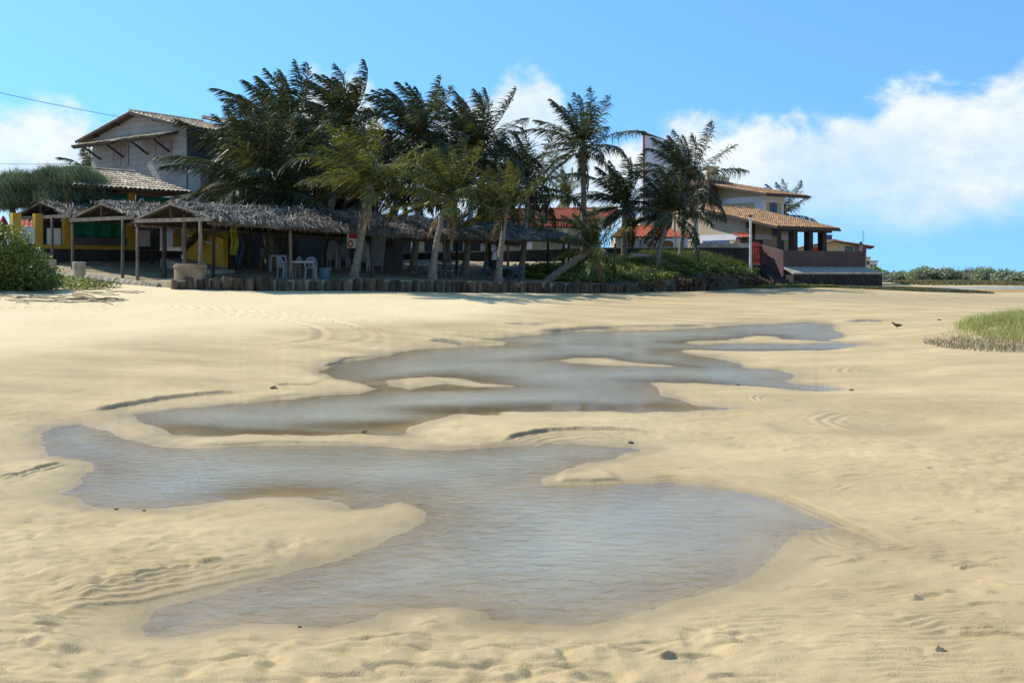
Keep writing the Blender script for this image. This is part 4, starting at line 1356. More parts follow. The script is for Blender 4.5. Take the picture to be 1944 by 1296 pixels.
# raised terrace
B2 = R(24.5)
f2 = Vector((math.cos(B2), math.sin(B2), 0)); k2_ = Vector((-math.sin(B2), math.cos(B2), 0))
TA = Vector((18.54, 70.0, 0)); TWd = 7.35
tr_ = empty('raised_terrace', (TA.x, TA.y, 1.0), 'raised terrace with dull pink parapet on a stone base, right of the red gate', 'terrace')
tp = lambda s, d, z: V3(TA + f2 * s + k2_ * d, z)


def tbox(s0, s1, d0, d1, z0, z1, z1b=None):
    m = MB(); z1b = z1 if z1b is None else z1b
    m.hexa(*[tp(s, d, z0) for s, d in ((s0, d0), (s1, d0), (s1, d1), (s0, d1))], tp(s0, d0, z1), tp(s1, d0, z1), tp(s1, d1, z1b), tp(s0, d1, z1b)); return m


tbox(0, TWd, 0, .2, .6, 3.24).build('parapet', M['pink'], tr_)
tbox(TWd - .2, TWd, .203, 9, .6, 3.22).build('side_parapet', M['pink'], tr_)
tbox(0, .2, .203, 3.4, .6, 3.24, 3.85).build('stair_wing_wall', M['pink'], tr_)
tbox(.203, TWd - .203, .203, 9, .6, 2.45).build('floor', M['concrete'], tr_)
tbox(-.02, TWd + .02, -.02, -.003, 2.72, 2.78).build('string_course', M['maroon'], tr_)
# sloping apron and stone base
m = MB()
ap = [tp(.05, -1.0, 1.70), tp(TWd + .75, -1.0, 1.70), tp(TWd + .02, -.004, 2.12), tp(.02, -.004, 2.12)]
m.slab(ap, .12); m.slab([tp(TWd + .75, -1.0, 1.70), tp(TWd + .75, 5, 1.7), tp(TWd + .02, 5, 2.12), tp(TWd + .02, -.004, 2.12)], .12)
m.build('apron', M['concrete'], tr_)
tbox(.12, TWd + .66, -.92, 5, -.2, 1.585).build('base', M['concrete_dark'], tr_)
for r_ in range(3):
    s = .12 - random.uniform(0, .2)
    while s < TWd + .4:
        w_ = random.uniform(.38, .68); z0 = .62 + r_ * .32
        if s + w_ > TWd + .66: break
        m = MB(); j = lambda: random.uniform(-.03, .03)
        a, b = max(s, .12) + .02, s + w_ - .02
        lo, hi = z0 + .015, z0 + .305
        pr_ = -.95 - random.uniform(.0, .06)
        m.hexa(tp(a + j(), -.9, lo + j()), tp(b + j(), -.9, lo + j()), tp(b, -.85, lo), tp(a, -.85, lo), tp(a + j(), -.9, hi + j()), tp(b + j(), -.9, hi + j()), tp(b, -.85, hi), tp(a, -.85, hi))
        vs = [Vector(v) for v in m.v]
        cc = (vs[0] + vs[1] + vs[4] + vs[5]) / 4
        fv = [cc + (vs[i] - cc) * .8 - k2_ * random.uniform(.05, .10) for i in (0, 1, 5, 4)]
        m = MB(); ring = [vs[0], vs[1], vs[5], vs[4]]
        m.add(ring + fv, [(4, 5, 6, 7), (0, 1, 5, 4), (1, 2, 6, 5), (2, 3, 7, 6), (3, 0, 4, 7)])
        m.build('stone', M['stone'], tr_)
        s += w_
# picket rail along the far side
for i in range(26):
    s = 3.0 + i * .165
    tbox(s, s + .05, 7.9, 7.94, 2.45, 3.72 - .012 * i).build('picket', M['wood_grey'], tr_)
tbox(2.9, TWd - .21, 7.945, 7.99, 3.36, 3.44).build('picket_rail', M['wood_grey'], tr_)
tbox(TWd - .30, TWd + .02, -.02, .30, 3.243, 3.66).build('corner_pier', M['pink'], tr_)
# red gate, its piers and the steps
gt = empty('red_gate', tuple(tp(-.6, 2.4, 2.2)), 'red slatted gate at the top of the terrace steps', 'gate')
for i in range(7):
    s = -1.02 + i * .15
    tbox(s, s + .105, 2.45, 2.48, 2.32, 3.92 - .03 * abs(i - 3)).build('slat', M['red'], gt)
for z in (2.6, 3.5): tbox(-1.06, .02, 2.485, 2.53, z, z + .09).build('rail', M['red'], gt)
m = MB(); m.beam(tp(-1.0, 2.55, 2.7), tp(-.04, 2.55, 3.5), .08, .05); m.build('brace', M['red'], gt)
gp_ = empty('gate_pier', tuple(tp(-1.6, 2.4, 1.5)), 'dull pink pier with a little red tiled cap left of the red gate', 'wall')
tbox(-1.95, -1.12, 2.2, 2.9, 1.2, 3.9).build('pier', M['pink'], gp_)
tiled_roof(gp_, tp(-2.0, 1.95, 4.15), tp(-.95, 1.95, 4.15), tp(-.95, 2.75, 4.42), tp(-2.0, 2.75, 4.42), M['tile_red'], name='cap', pitch=.2, row=.3, thick=.05)
tbox(-1.85, -1.2, 2.3, 2.8, 3.903, 4.2).build('cap_block', M['wood_dark'], gp_)
tbox(-2.0, -1.15, 1.1, 2.19, .6, 1.95, 2.2).build('flank_wall', M['maroon'], gp_)
st = empty('terrace_steps', tuple(tp(-.6, 0, 1.0)), 'dark concrete steps climbing to the red gate', 'steps')
for i in range(7):
    d0 = -1.1 + i * .48
    tbox(-1.14, -.004, d0, d0 + .62, .4, 1.06 + i * .20).build('step', M['concrete_dark'], st)
    
# ------------------------------------------------------------------ neighbours further along the shore
fh = empty('tank_house', (W(1590, 470, 118).x, 118, 2.0), 'far tan house with a low tiled gable and a blue water tank', 'house')
g0, g1, g2 = W(1490, 476, 118), W(1582, 459, 118), W(1655, 470, 118)
m = MB(); dpt = Vector((3, 9, 0))
pr_ = [Vector((g0.x + .6, 118, 1)), Vector((g2.x - .6, 118, 1)), Vector((g2.x - .6, 118, g2.z + .05)), Vector((g1.x, 118, g1.z)), Vector((g0.x + .6, 118, g0.z + .05))]
m.add(pr_ + [v + dpt for v in pr_], [(0, 1, 2, 3, 4), (9, 8, 7, 6, 5), (0, 5, 6, 1), (1, 6, 7, 2), (2, 7, 8, 3), (3, 8, 9, 4), (4, 9, 5, 0)])
m.build('wall', M['tan'], fh)
fo = Vector((0, -.9, .12)); dd_ = dpt + Vector((0, 0, .12))
tiled_roof(fh, g2 + fo, g2 + dd_, g1 + dd_, g1 + fo, M['tile_tan'], pitch=.4, row=.6, thick=.12)
tiled_roof(fh, g0 + dd_, g0 + fo, g1 + fo, g1 + dd_, M['tile_tan'], pitch=.4, row=.6, thick=.12, ridge=False)
u0, u1 = W(1583, 458, 123), W(1608, 461, 123)
m = MB(); m.slab([u0 + Vector((0, 0, .3)), u1 + Vector((0, 0, .1)), u1 + Vector((.5, 4, .1)), u0 + Vector((.5, 4, .3))], .3); m.build('upper_roof', M['tile_red'], fh)
tk = W(1579, 453, 117.5)
m = MB(); m.box((tk.x, tk.y + 1.2, tk.z - .55), .55, .5, .5); m.build('tank_stand', M['concrete'], fh)
m = MB(); m.tube([(tk.x, tk.y + 1.2, tk.z - .05), (tk.x, tk.y + 1.2, tk.z + .3), (tk.x, tk.y + 1.2, tk.z + .36), (tk.x, tk.y + 1.2, tk.z + .42), (tk.x, tk.y + 1.2, tk.z + .5)], [.36, .42, .46, .46, .3], 14)
m.build('water_tank', M['tank_blue'], fh, smooth=True)
for px in (1562, 1612, 1630):
    c = W(px, 474, 117.95); m = MB(); m.box((c.x, 117.96, 1.7 + 42 * 118 / F), .45, .05, .5); m.build('window', M['glass_dark'], fh)
m = MB(); c = W(1548, 472, 117.9); m.box((c.x, 117.95, 3.6), .6, .06, 1.0); m.build('red_door', M['red'], fh)
an = empty('antenna_mast', tuple(W(1641, 470, 74.5)), 'thin antenna mast on the corner pier of the terrace', 'antenna')
c = tp(TWd - .14, .14, 0)
m = MB(); m.tube([(c.x, c.y, 3.64), (c.x + .05, c.y, 4.7)], .014, 6); m.build('mast', M['cable'], an)
for z in (4.0, 4.15, 4.3, 4.45, 4.6):
    m = MB(); m.tube([(c.x - .09, c.y, z), (c.x + .16, c.y, z)], .007, 5); m.build('element', M['cable'], an)
m = MB(); m.tube([(c.x - .12, c.y + .05, 3.66), (c.x - .12, c.y + .05, 3.75), (c.x - .12, c.y + .05, 3.8), (c.x - .12, c.y + .05, 3.92)], [.04, .04, .10, .09], 10)
lm = m.build('terrace_lamp', M['navy']); tag(lm, 'small dark globe lamp on the terrace corner pier', 'lamp')
for i, (pa, pb, ya, zt, lab, mt) in enumerate(((1640, 1652, 190, 490, 'far cream house at the edge of the shore cliff, tallest of the pair', 'cream'), (1650, 1666, 205, 497, 'far white house stepping down to the shore beyond the terrace', 'white_wall'))):
    p, q = W(pa, 510, ya), W(pb, 510, ya); zz = 1.7 + (HY - zt) * ya / F
    e = empty('shore_house', (p.x, ya, 2), lab, 'house', 'far houses on the shore')
    m = MB(); m.box(((p.x + q.x) / 2, ya + 3, (zz + 0) / 2), (q.x - p.x) / 2, 3, zz / 2); m.build('wall', M[mt], e)
    m = MB(); m.box(((p.x + q.x) / 2, ya + 3, zz + .12), (q.x - p.x) / 2 + .15, 3.15, .1); m.build('roof', M['tile_red'] if i else M['concrete'], e)
    for k in range(2):
        m = MB(); m.box((p.x + (q.x - p.x) * (.3 + .4 * k), ya - .03, zz - .9), .22, .05, .35); m.build('window', M['glass_dark'], e)
# ------------------------------------------------------------------ thatched shelters
HA = R(52)
hu = Vector((math.cos(HA), math.sin(HA), 0)); hv = Vector((math.sin(HA), -math.cos(HA), 0))      # along the ridge, towards the sea front


def thatch(parent, eL, eR, rR, rL, seed, n_strip=2600, sag=.05):
    """frayed palm-leaf thatch over a roof plane"""
    g = np.random.default_rng(seed)
    eL, eR, rR, rL = [np.array(p, float) for p in (eL, eR, rR, rL)]
    nu, nv = 40, 10
    U, Vv = np.meshgrid(np.linspace(0, 1, nu), np.linspace(0, 1, nv), indexing='ij')
    nrm = np.cross(eR - eL, rL - eL); nrm /= np.linalg.norm(nrm)
    if nrm[2] < 0: nrm = -nrm

    def P(u, v, o):
        a = eL + (rL - eL) * v[..., None]; b = eR + (rR - eR) * v[..., None]
        L_ = np.linalg.norm(eR - eL)
        q = a + (b - a) * u[..., None]
        sg = sag * (fbm(u * L_ / 1.3 + seed, v * 2.5, 3, seed) * 1.6 - .8 * np.sin(v * math.pi) * .5)
        return q + nrm * (o + sg)[..., None]

    top_ = P(U, Vv, np.full(U.shape, .06)).reshape(-1, 3); bot_ = P(U, Vv, np.full(U.shape, -.05)).reshape(-1, 3)
    i = np.arange(nu * nv).reshape(nu, nv)
    q = np.stack([i[:-1, :-1], i[1:, :-1], i[1:, 1:], i[:-1, 1:]], 2).reshape(-1, 4)
    Vd = np.concatenate([top_, bot_]); Fd = np.concatenate([q, q[:, ::-1] + nu * nv])
    ring = np.concatenate([i[:, 0], i[-1, 1:], i[::-1, -1][1:], i[0, ::-1][1:]])
    Fr = np.stack([ring[:-1], ring[:-1] + nu * nv, ring[1:] + nu * nv, ring[1:]], 1)
    org = np.array(ROOT[parent.name])
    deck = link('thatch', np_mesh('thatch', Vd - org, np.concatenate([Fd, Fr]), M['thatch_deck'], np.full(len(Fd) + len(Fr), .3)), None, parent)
    # leaf strips, denser rows towards their lower ends
    u = g.random(n_strip); v = g.random(n_strip) ** 1.05
    v[: n_strip // 7] = g.random(n_strip // 7) * .06
    v[n_strip // 7: n_strip // 5] = 1 - g.random(n_strip // 5 - n_strip // 7) * .05
    dn = ((eL - rL) + (eR - rR)) / 2; SL = np.linalg.norm(dn); dn /= SL
    al = (eR - eL) / np.linalg.norm(eR - eL)
    ang = g.normal(0.25, .75, n_strip)
    d = dn[None] * np.cos(ang)[:, None] + al[None] * np.sin(ang)[:, None]
    L_ = g.uniform(.22, .70, n_strip); wd = g.uniform(.006, .019, n_strip)
    p0 = P(u, v, .075 + g.random(n_strip) * .05)
    lift = g.normal(.02, .05, n_strip) + (g.random(n_strip) < .05) * g.uniform(.05, .22, n_strip)
    p1 = p0 + d * (L_ * .55)[:, None] + nrm * lift[:, None]
    p2 = p0 + d * L_[:, None] + nrm * (lift * .3 - .03)[:, None] - np.array([0, 0, 1]) * (g.random(n_strip) * .10)[:, None]
    sd_ = np.cross(d, nrm); sd_ += nrm * g.normal(0, .5, n_strip)[:, None]; sd_ /= np.linalg.norm(sd_, axis=1)[:, None]
    w_ = sd_ * wd[:, None]
    V_ = np.stack([p0 - w_, p0 + w_, p1 - w_, p1 + w_, p2 - w_ * .2, p2 + w_ * .2], 1).reshape(-1, 3)
    k = np.arange(n_strip)[:, None] * 6
    F_ = np.concatenate([k + np.array([[0, 1, 3, 2]]), k + np.array([[2, 3, 5, 4]])])
    var = g.random(n_strip) ** 1.3
    st_ = link('thatch_leaves', np_mesh('thatch_leaves', V_ - org, F_, M['thatch'], np.concatenate([var, var])), None, deck)
    st_['kind'] = 'stuff'
    return deck


def fringe(parent, a, b, seed, n=260, ln=.28):
    """dark frayed ends hanging from an eave"""
    g = np.random.default_rng(seed)
    a, b = np.array(a, float), np.array(b, float)
    t = g.random(n)
    p0 = a + (b - a) * t[:, None] + g.normal(0, .02, (n, 3))
    d = np.array([0, 0, -1.0]) + g.normal(0, .35, (n, 3))
    L_ = g.uniform(.06, ln, n)
    w_ = (b - a) / np.linalg.norm(b - a) * g.uniform(.008, .02, n)[:, None]
    p1 = p0 + d * L_[:, None]
    V_ = np.stack([p0 - w_, p0 + w_, p1 + w_ * .3, p1 - w_ * .3], 1).reshape(-1, 3)
    k = np.arange(n)[:, None] * 4
    o = link('thatch_fringe', np_mesh('thatch_fringe', V_ - np.array(ROOT[parent.name]), k + np.array([[0, 1, 2, 3]]), M['thatch'], g.random(n) * .5), None, parent)
    o['kind'] = 'stuff'


def post(parent, x, y, ztop, r, mt, lean=(0, 0), zb=None):
    zb = th(x, y) - .25 if zb is None else zb
    m = MB()
    n_ = 5
    pts = [(x + lean[0] * i / n_ + random.uniform(-.012, .012), y + lean[1] * i / n_ + random.uniform(-.012, .012), zb + (ztop - zb) * i / n_) for i in range(n_ + 1)]
    m.tube(pts, [r * (1.08 - .12 * i / n_) for i in range(n_ + 1)], 9, jit=.06)
    return m.build('post', M[mt], parent, smooth=True)


def gable_end(parent, c0, c1, ap):
    """tie beam, rafters and king post at an open end; c0, c1 eave ends, ap ridge"""
    m = MB(); m.beam(c0 + Vector((0, 0, -.03)), c1 + Vector((0, 0, -.03)), .08, .15); m.build('tie_beam', M['post_grey'], parent)
    for c in (c0, c1):
        m = MB(); m.tube([c + Vector((0, 0, .02)), ap + Vector((0, 0, -.04))], .05, 7); m.build('rafter', M['post_grey'], parent)
    mid_ = (c0 + c1) / 2
    m = MB(); m.beam(mid_, ap - Vector((0, 0, .05)), .09, .09, up=(1, 0, 0)); m.build('king_post', M['post_dark'], parent)


def line_hit(px, p, d):
    c = (px - CX) / F
    t = (c * p.y - p.x) / (d.x - c * d.y)
    return p + d * t


# the long shelter
C3 = Vector((-11.28, 38.0, 0)); W3 = 4.8
def top_at(px, py, y): return CH + (HY - py) / F * y
L3 = 25.2
secs = []
for t, ze_, zr_ in ((0, 3.72, 4.38), (.22, 3.62, 4.40), (.42, 3.50, 4.36), (.64, 3.52, 4.32), (.84, 3.58, 4.26), (1.0, 3.44, 4.10)):
    f0 = C3 + hu * (L3 * t)
    secs.append((f0, ze_, zr_))
h3 = empty('long_thatched_shelter', (C3.x + 4, C3.y + 8, 1.4), 'long thatched shelter with a sagging grey palm-leaf roof in front of the palms', 'shelter')
for i in range(5):
    (a, za, ra), (b, zb, rb) = secs[i], secs[i + 1]
    ra_, rb_ = a - hv * (W3 / 2), b - hv * (W3 / 2)
    thatch(h3, V3(a + hv * .25, za - .08), V3(b + hv * .25, zb - .08), V3(rb_, rb), V3(ra_, ra), 100 + i, 7500, .09)
    thatch(h3, V3(b - hv * (W3 + .2), zb - .05), V3(a - hv * (W3 + .2), za - .05), V3(ra_, ra), V3(rb_, rb), 120 + i, 700, .06)
    fringe(h3, V3(a + hv * .24, za - .08), V3(b + hv * .24, zb - .08), 140 + i, 420, .22)
    fringe(h3, V3(a - hv * W3, za - .06), V3(b - hv * W3, zb - .06), 160 + i, 260, .35)
    for off, zz in ((0, -.10), (-W3, -.06)):
        m = MB(); m.tube([V3(a + hv * off, za + zz - .06), V3(b + hv * off, zb + zz - .06)], .06, 7); m.build('wall_plate', M['post_grey'], h3)
    for k in range(4):
        q = a.lerp(b, (k + .5) / 4); ze_, zr_ = za + (zb - za) * (k + .5) / 4, ra + (rb - ra) * (k + .5) / 4
        m = MB(); m.tube([V3(q, ze_ - .12), V3(q - hv * (W3 / 2), zr_ - .10)], .035, 6); m.build('rafter', M['post_dark'], h3)
gable_end(h3, V3(C3 - hv * W3, 3.80), V3(C3 + hv * .2, 3.72), V3(C3 - hv * (W3 / 2), 4.38))
eL3 = lambda px: line_hit(px, C3, hu)
for px, mt, r in ((381, 'post_grey', .065), (551, 'post_grey', .065), (707, 'post_dark', .085), (843, 'post_grey', .065), (964, 'post_grey', .065), (1070, 'post_dark', .075), (1080, 'post_dark', .07)):
    q = eL3(px); t = (q - C3).length / L3
    ze_ = np.interp(t, [0, .22, .42, .64, .84, 1], [s_[1] for s_ in secs]) - .12
    post(h3, q.x, q.y, ze_, r, mt)
bk3 = C3 - hv * W3
for px, mt, r in ((276, 'post_grey', .065), (312, 'post_dark', .09), (437, 'post_dark', .08), (473, 'post_dark', .09), (523, 'post_grey', .065), (612, 'post_grey', .065), (648, 'post_dark', .08), (735, 'post_dark', .09), (745, 'post_dark', .08),
                  (867, 'post_dark', .08), (930, 'post_dark', .08)):
    q = line_hit(px, bk3, hu); t = np.clip((q - bk3).length / L3, 0, 1) if px != 276 else 0
    if px == 276: q = bk3 + hu * .1
    ze_ = np.interp(t, [0, .22, .42, .64, .84, 1], [s_[1] for s_ in secs]) - .1
    post(h3, q.x, q.y, ze_, r, mt)
for px, mt in ((350, 'post_grey'), (405, 'post_dark'), (1040, 'post_dark'), (867, 'post_dark')):
    q = line_hit(px, C3 - hv * 2.4, hu)
    post(h3, q.x, q.y, 4.0, .07, mt)

# two more shelters to its left, side by side
def small_hut(Cn, Wn, Ln, ze_, zr_, seed, label, posts, zback):
    e = empty('thatched_shelter', (Cn.x, Cn.y, 1.8), label, 'shelter', 'small thatched shelters')
    a, b = Cn, Cn + hu * Ln
    rA_, rB_ = V3(a - hv * (Wn / 2), zr_), V3(b - hv * (Wn / 2), zr_ - .1)
    thatch(e, V3(a + hv * .2, ze_ - .05), V3(b + hv * .2, ze_ - .05), rB_, rA_, seed, 7000, .07)
    thatch(e, V3(b - hv * (Wn + .1), zback), V3(a - hv * (Wn + .1), zback), rA_, rB_, seed + 1, 1500, .06)
    fringe(e, V3(a + hv * .2, ze_ - .05), V3(b + hv * .2, ze_ - .05), seed + 2, 250)
    gable_end(e, V3(a - hv * Wn, zback), V3(a + hv * .1, ze_ - .02), rA_)
    for k in range(5):
        q = a.lerp(b, (k + .6) / 5)
        for sg in (0, 1):
            m = MB(); m.tube([V3(q - hv * (Wn * sg), ze_ - .08), V3(q - hv * (Wn / 2), zr_ - .1)], .035, 6); m.build('rafter', M['post_dark'], e)
    for x, y, r, mt in posts: post(e, x, y, ze_ - .06, r, mt)
    return e


C2 = C3 - hv * (W3 + .25) + hu * .1
p233, p138, p99 = Vector((*XY(233, 41.7), 0)), Vector((*XY(138, 44.2), 0)), Vector((*XY(99, 45.2), 0))
small_hut(C2, 4.9, 6.5, 3.98, 4.60, 200, 'thatched shelter with open gable, middle of the row beside the concrete ring',
          [(p233.x, p233.y, .062, 'post_grey'), (p138.x, p138.y, .062, 'post_grey'), (C2.x + hu.x * 5, C2.y + hu.y * 5, .068, 'post_dark'), (C2.x + hu.x * 4.5 - hv.x * 2.6, C2.y + hu.y * 4.5 - hv.y * 2.6, .068, 'post_dark')], 4.0)
C1 = C2 - hv * 5.15 + hu * .1
small_hut(C1, 5.0, 6.0, 4.22, 4.90, 220, 'thatched shelter at the far left, its gable half out of the picture',
          [(p99.x, p99.y, .062, 'post_grey'), (C1.x - hv.x * 4.6, C1.y - hv.y * 4.6, .062, 'post_grey'), (C1.x + hu.x * 4, C1.y + hu.y * 4, .068, 'post_dark')], 4.25)

# ------------------------------------------------------------------ palisade of upright logs
def log_mesh(seed, r, hgt, mtl):
    random.seed(seed)
    m = MB(); n_ = 10
    pts = [(0, 0, 0), (random.uniform(-.01, .01), random.uniform(-.01, .01), hgt * .5), (random.uniform(-.015, .015), 0, hgt * .97), (0, 0, hgt)]
    m.tube(pts, [r * 1.04, r, r * .97, r * .86], n_, jit=.13)
    for i in range(len(m.v)):
        if m.v[i][2] > hgt * .9:
            x, y, z = m.v[i]; m.v[i] = (x, y, z + .16 * r * math.sin(seed * 3 + math.atan2(y, x)))
    return m.mesh('log', mtl, smooth=False)


log_vars = [log_mesh(300 + i, random.Random(i).uniform(.115, .165), 1.15, M['log']) for i in range(8)]
random.seed(21)
pal = empty('log_palisade', (-2.0, 45, .9), 'low palisade of upright palm logs along the front of the terrace', 'palisade')
base_line = [Vector((x, y, e)) for x, y, e in PALW[3:]]
cum = [0]
for a, b in zip(base_line[:-1], base_line[1:]): cum.append(cum[-1] + math.hypot(b.x - a.x, b.y - a.y))


def along(s):
    for i in range(len(cum) - 1):
        if s <= cum[i + 1] or i == len(cum) - 2:
            t = (s - cum[i]) / (cum[i + 1] - cum[i]); return base_line[i].lerp(base_line[i + 1], t)


s = 0; hlow = .4
while s < cum[-1]:
    p = along(s)
    hgt = np.interp(s / cum[-1], [0, .1, .2, .5, .75, 1], [.36, .44, .42, .50, .52, .42]) + random.uniform(-.06, .07)
    if random.random() < .08: hgt += .14
    o = link('log', random.choice(log_vars), None, pal)
    o.location = Vector((p.x + random.uniform(-.03, .03), p.y + random.uniform(-.03, .03), p.z + hgt - 1.15)) - ROOT[pal.name]
    sc = random.uniform(.85, 1.15)
    o.scale = (sc, sc, 1)
    o.rotation_euler = (random.gauss(0, .04), random.gauss(0, .045), random.uniform(0, 6))
    s += .285 * sc + random.uniform(-.02, .05)
# returning end and the darker, half-buried row under the bank
p2 = empty('bank_log_row', (9, 59.5, .9), 'dark half-buried log row under the overgrown bank right of the palisade', 'palisade')
seg2 = [Vector((6.3, 53.2, .62)), Vector((7.2, 55.8, .75)), Vector((10.2, 59.9, .82)), Vector((13.2, 63.4, .86))]
for a, b in zip(seg2[:-1], seg2[1:]):
    k = int((b - a).length / .30)
    for i in range(k):
        p = a.lerp(b, (i + .5) / k); hgt = random.uniform(.06, .30)
        o = link('log', random.choice(log_vars), None, p2)
        o.location = Vector((p.x, p.y, p.z + hgt - 1.15)) - ROOT[p2.name]
        o.rotation_euler = (random.gauss(0, .08), random.gauss(0, .08), random.uniform(0, 6))
# lying trunk sections that edge the sand on the left
lk = [(107, 521, 41.5, 144, 532, 39.6, 'pale ringed palm log lying half under the creeper at the left'), (165, 528, 39.2, 222, 536, 38.3, 'lying palm log between the stump and the shelter posts'),
      (222, 537, 38.3, 272, 542, 37.6, 'lying palm log in front of the shelter posts'), (270, 543, 37.5, 302, 547, 37.1, 'short lying palm log beside the palisade end')]
for a0, a1, ya, b0, b1, yb, lab in lk:
    p, q = W(a0, a1, ya), W(b0, b1, yb)
    m = MB(); k = 9
    m.tube([p.lerp(q, i / k) for i in range(k + 1)], [.16 + (.02 if i % 2 else -.01) for i in range(k + 1)], 10, jit=.08)
    tag(m.build('lying_log', M['log_pale'], smooth=False), lab, 'log', 'logs edging the sand')
for px, py0, py1, y, r, lab in ((94, 493, 517, 41.6, .26, 'stout cut stump behind the creeper on the left'), (150, 497, 531, 39.9, .24, 'tall cut stump next to the pale lying log')):
    p = W(px, py1, y); zt = CH + (HY - py0) / F * y
    m = MB(); m.tube([(p.x, p.y, p.z - .3), (p.x, p.y, p.z), (p.x + .01, p.y, (p.z + zt) / 2), (p.x, p.y, zt - .02), (p.x, p.y, zt)], [r * 1.1, r * 1.04, r, r, r * .9], 12, jit=.08)
    tag(m.build('stump', M['log_pale']), lab, 'stump', 'stumps at the sand edge')

# concrete ring
m = MB(); c = Vector((*XY(361, 37.35), 0)); zb = 1.32; zt = 2.04; ro, ri = .56, .45
prof = [(ro, zb - .3), (ro, zt - .16), (ro + .03, zt - .15), (ro + .03, zt - .06), (ro - .03, zt - .05), (ro - .03, zt), (ri, zt), (ri, zb - .2)]
n_ = 40; vs = []; fs = []
for r_, z in prof:
    for k in range(n_):
        a = 2 * math.pi * k / n_; vs.append((c.x + r_ * math.cos(a), c.y + r_ * math.sin(a), z + .006 * math.sin(3 * a)))
for i in range(len(prof) - 1):
    for k in range(n_): fs.append((i * n_ + k, i * n_ + (k + 1) % n_, (i + 1) * n_ + (k + 1) % n_, (i + 1) * n_ + k))
m.add(vs, fs); tag(m.build('concrete_ring', M['concrete_ring']), 'round open concrete well ring standing behind the palisade', 'well ring')
# ------------------------------------------------------------------ coconut palms, blown to the left by the trade wind
WIND = np.array([-1.0, -.12, .03])


def frond_mesh(az_, el_, L, wind, droop, g, mtls, nl=46, leaf=.85, wid=.027, dead=False):
    n = 16
    d = np.array([math.cos(el_) * math.cos(az_), math.cos(el_) * math.sin(az_), math.sin(el_)])
    p = np.zeros((n + 1, 3)); T = np.zeros((n + 1, 3))
    for i in range(n + 1):
        T[i] = d
        if i < n:
            p[i + 1] = p[i] + d * (L / n)
            t = (i + 1) / n
            d = d + (np.array([0, 0, -1.0]) * droop * (.35 + 1.1 * t) + WIND * wind * (.25 + 1.0 * t)) / n
            d /= np.linalg.norm(d)
    ref = np.array([0, 0, 1.0]) if abs(T[0][2]) < .93 else np.array([math.cos(az_), math.sin(az_), 0])
    B = np.cross(T, ref); B /= np.linalg.norm(B, axis=1)[:, None] + 1e-9
    roll = g.normal(0, .35)
    Nn = np.cross(B, T)
    B, Nn = B * math.cos(roll) + Nn * math.sin(roll), Nn * math.cos(roll) - B * math.sin(roll)
    # rib
    V, Fq, mi, var = [], [], [], []
    for i in range(n + 1):
        r = .045 * (1 - i / n) ** 1.2 + .006
        V += [p[i] + B[i] * r, p[i] + Nn[i] * r * .8, p[i] - B[i] * r, p[i] - Nn[i] * r * .5]
    for i in range(n):
        for k in range(4):
            Fq.append((i * 4 + k, i * 4 + (k + 1) % 4, i * 4 + 4 + (k + 1) % 4, i * 4 + 4 + k)); mi.append(1); var.append(.5)
    # leaflets
    s = np.repeat(np.linspace(.13, .995, nl), 2) + g.normal(0, .004, nl * 2); s = np.clip(s, .1, 1)
    sg = np.tile([1.0, -1.0], nl)
    f = s * n; i0 = np.minimum(f.astype(int), n - 1); fr = (f - i0)[:, None]
    P0 = p[i0] * (1 - fr) + p[i0 + 1] * fr
    t_ = T[i0]; b_ = B[i0]; n_ = Nn[i0]
    al = np.radians(28 + 40 * s ** 1.5)
    ll = leaf * (np.sin(np.clip(s * 1.02, 0, 1) * math.pi * .86 + .28) ** .8) * g.uniform(.62, 1.15, len(s)) + .08
    d0 = b_ * (sg * np.cos(al))[:, None] + t_ * np.sin(al)[:, None] + n_ * .22
    d0 += g.normal(0, .17, d0.shape)
    gr = .48 if not dead else 1.2
    d1 = d0 + np.array([0, 0, -1.0]) * gr + WIND * wind * .48
    d1 /= np.linalg.norm(d1, axis=1)[:, None]
    d2 = d1 + np.array([0, 0, -1.0]) * (gr * 1.5) + WIND * wind * .75
    d2 /= np.linalg.norm(d2, axis=1)[:, None]
    P1 = P0 + d1 * (ll * .5)[:, None]; P2 = P1 + d2 * (ll * .5)[:, None]
    wv = t_ - d1 * (t_ * d1).sum(1)[:, None]; wv /= np.linalg.norm(wv, axis=1)[:, None] + 1e-9
    tw = g.normal(0, .55, len(s)); cr = np.cross(d1, wv)
    wv = wv * np.cos(tw)[:, None] + cr * np.sin(tw)[:, None]
    w_ = wv * wid
    k0 = len(V)
    LV = np.stack([P0 - w_ * .6, P0 + w_ * .6, P1 - w_, P1 + w_, P2 - w_ * .18, P2 + w_ * .18], 1).reshape(-1, 3)
    V = np.concatenate([np.array(V), LV])
    kk = np.arange(len(s))[:, None] * 6 + k0
    Fl = np.concatenate([kk + np.array([[0, 1, 3, 2]]), kk + np.array([[2, 3, 5, 4]])])
    lv = g.random(len(s))
    Fa = np.concatenate([np.array(Fq), Fl]); va = np.concatenate([np.array(var), lv, lv])
    me = np_mesh('frond', V, Fa, mtls[0], va)
    me.materials.append(mtls[1])
    me.polygons.foreach_set('material_index', np.concatenate([np.array(mi, dtype=np.int32), np.zeros(len(Fl), dtype=np.int32)]))
    return me


PALM_N = 0


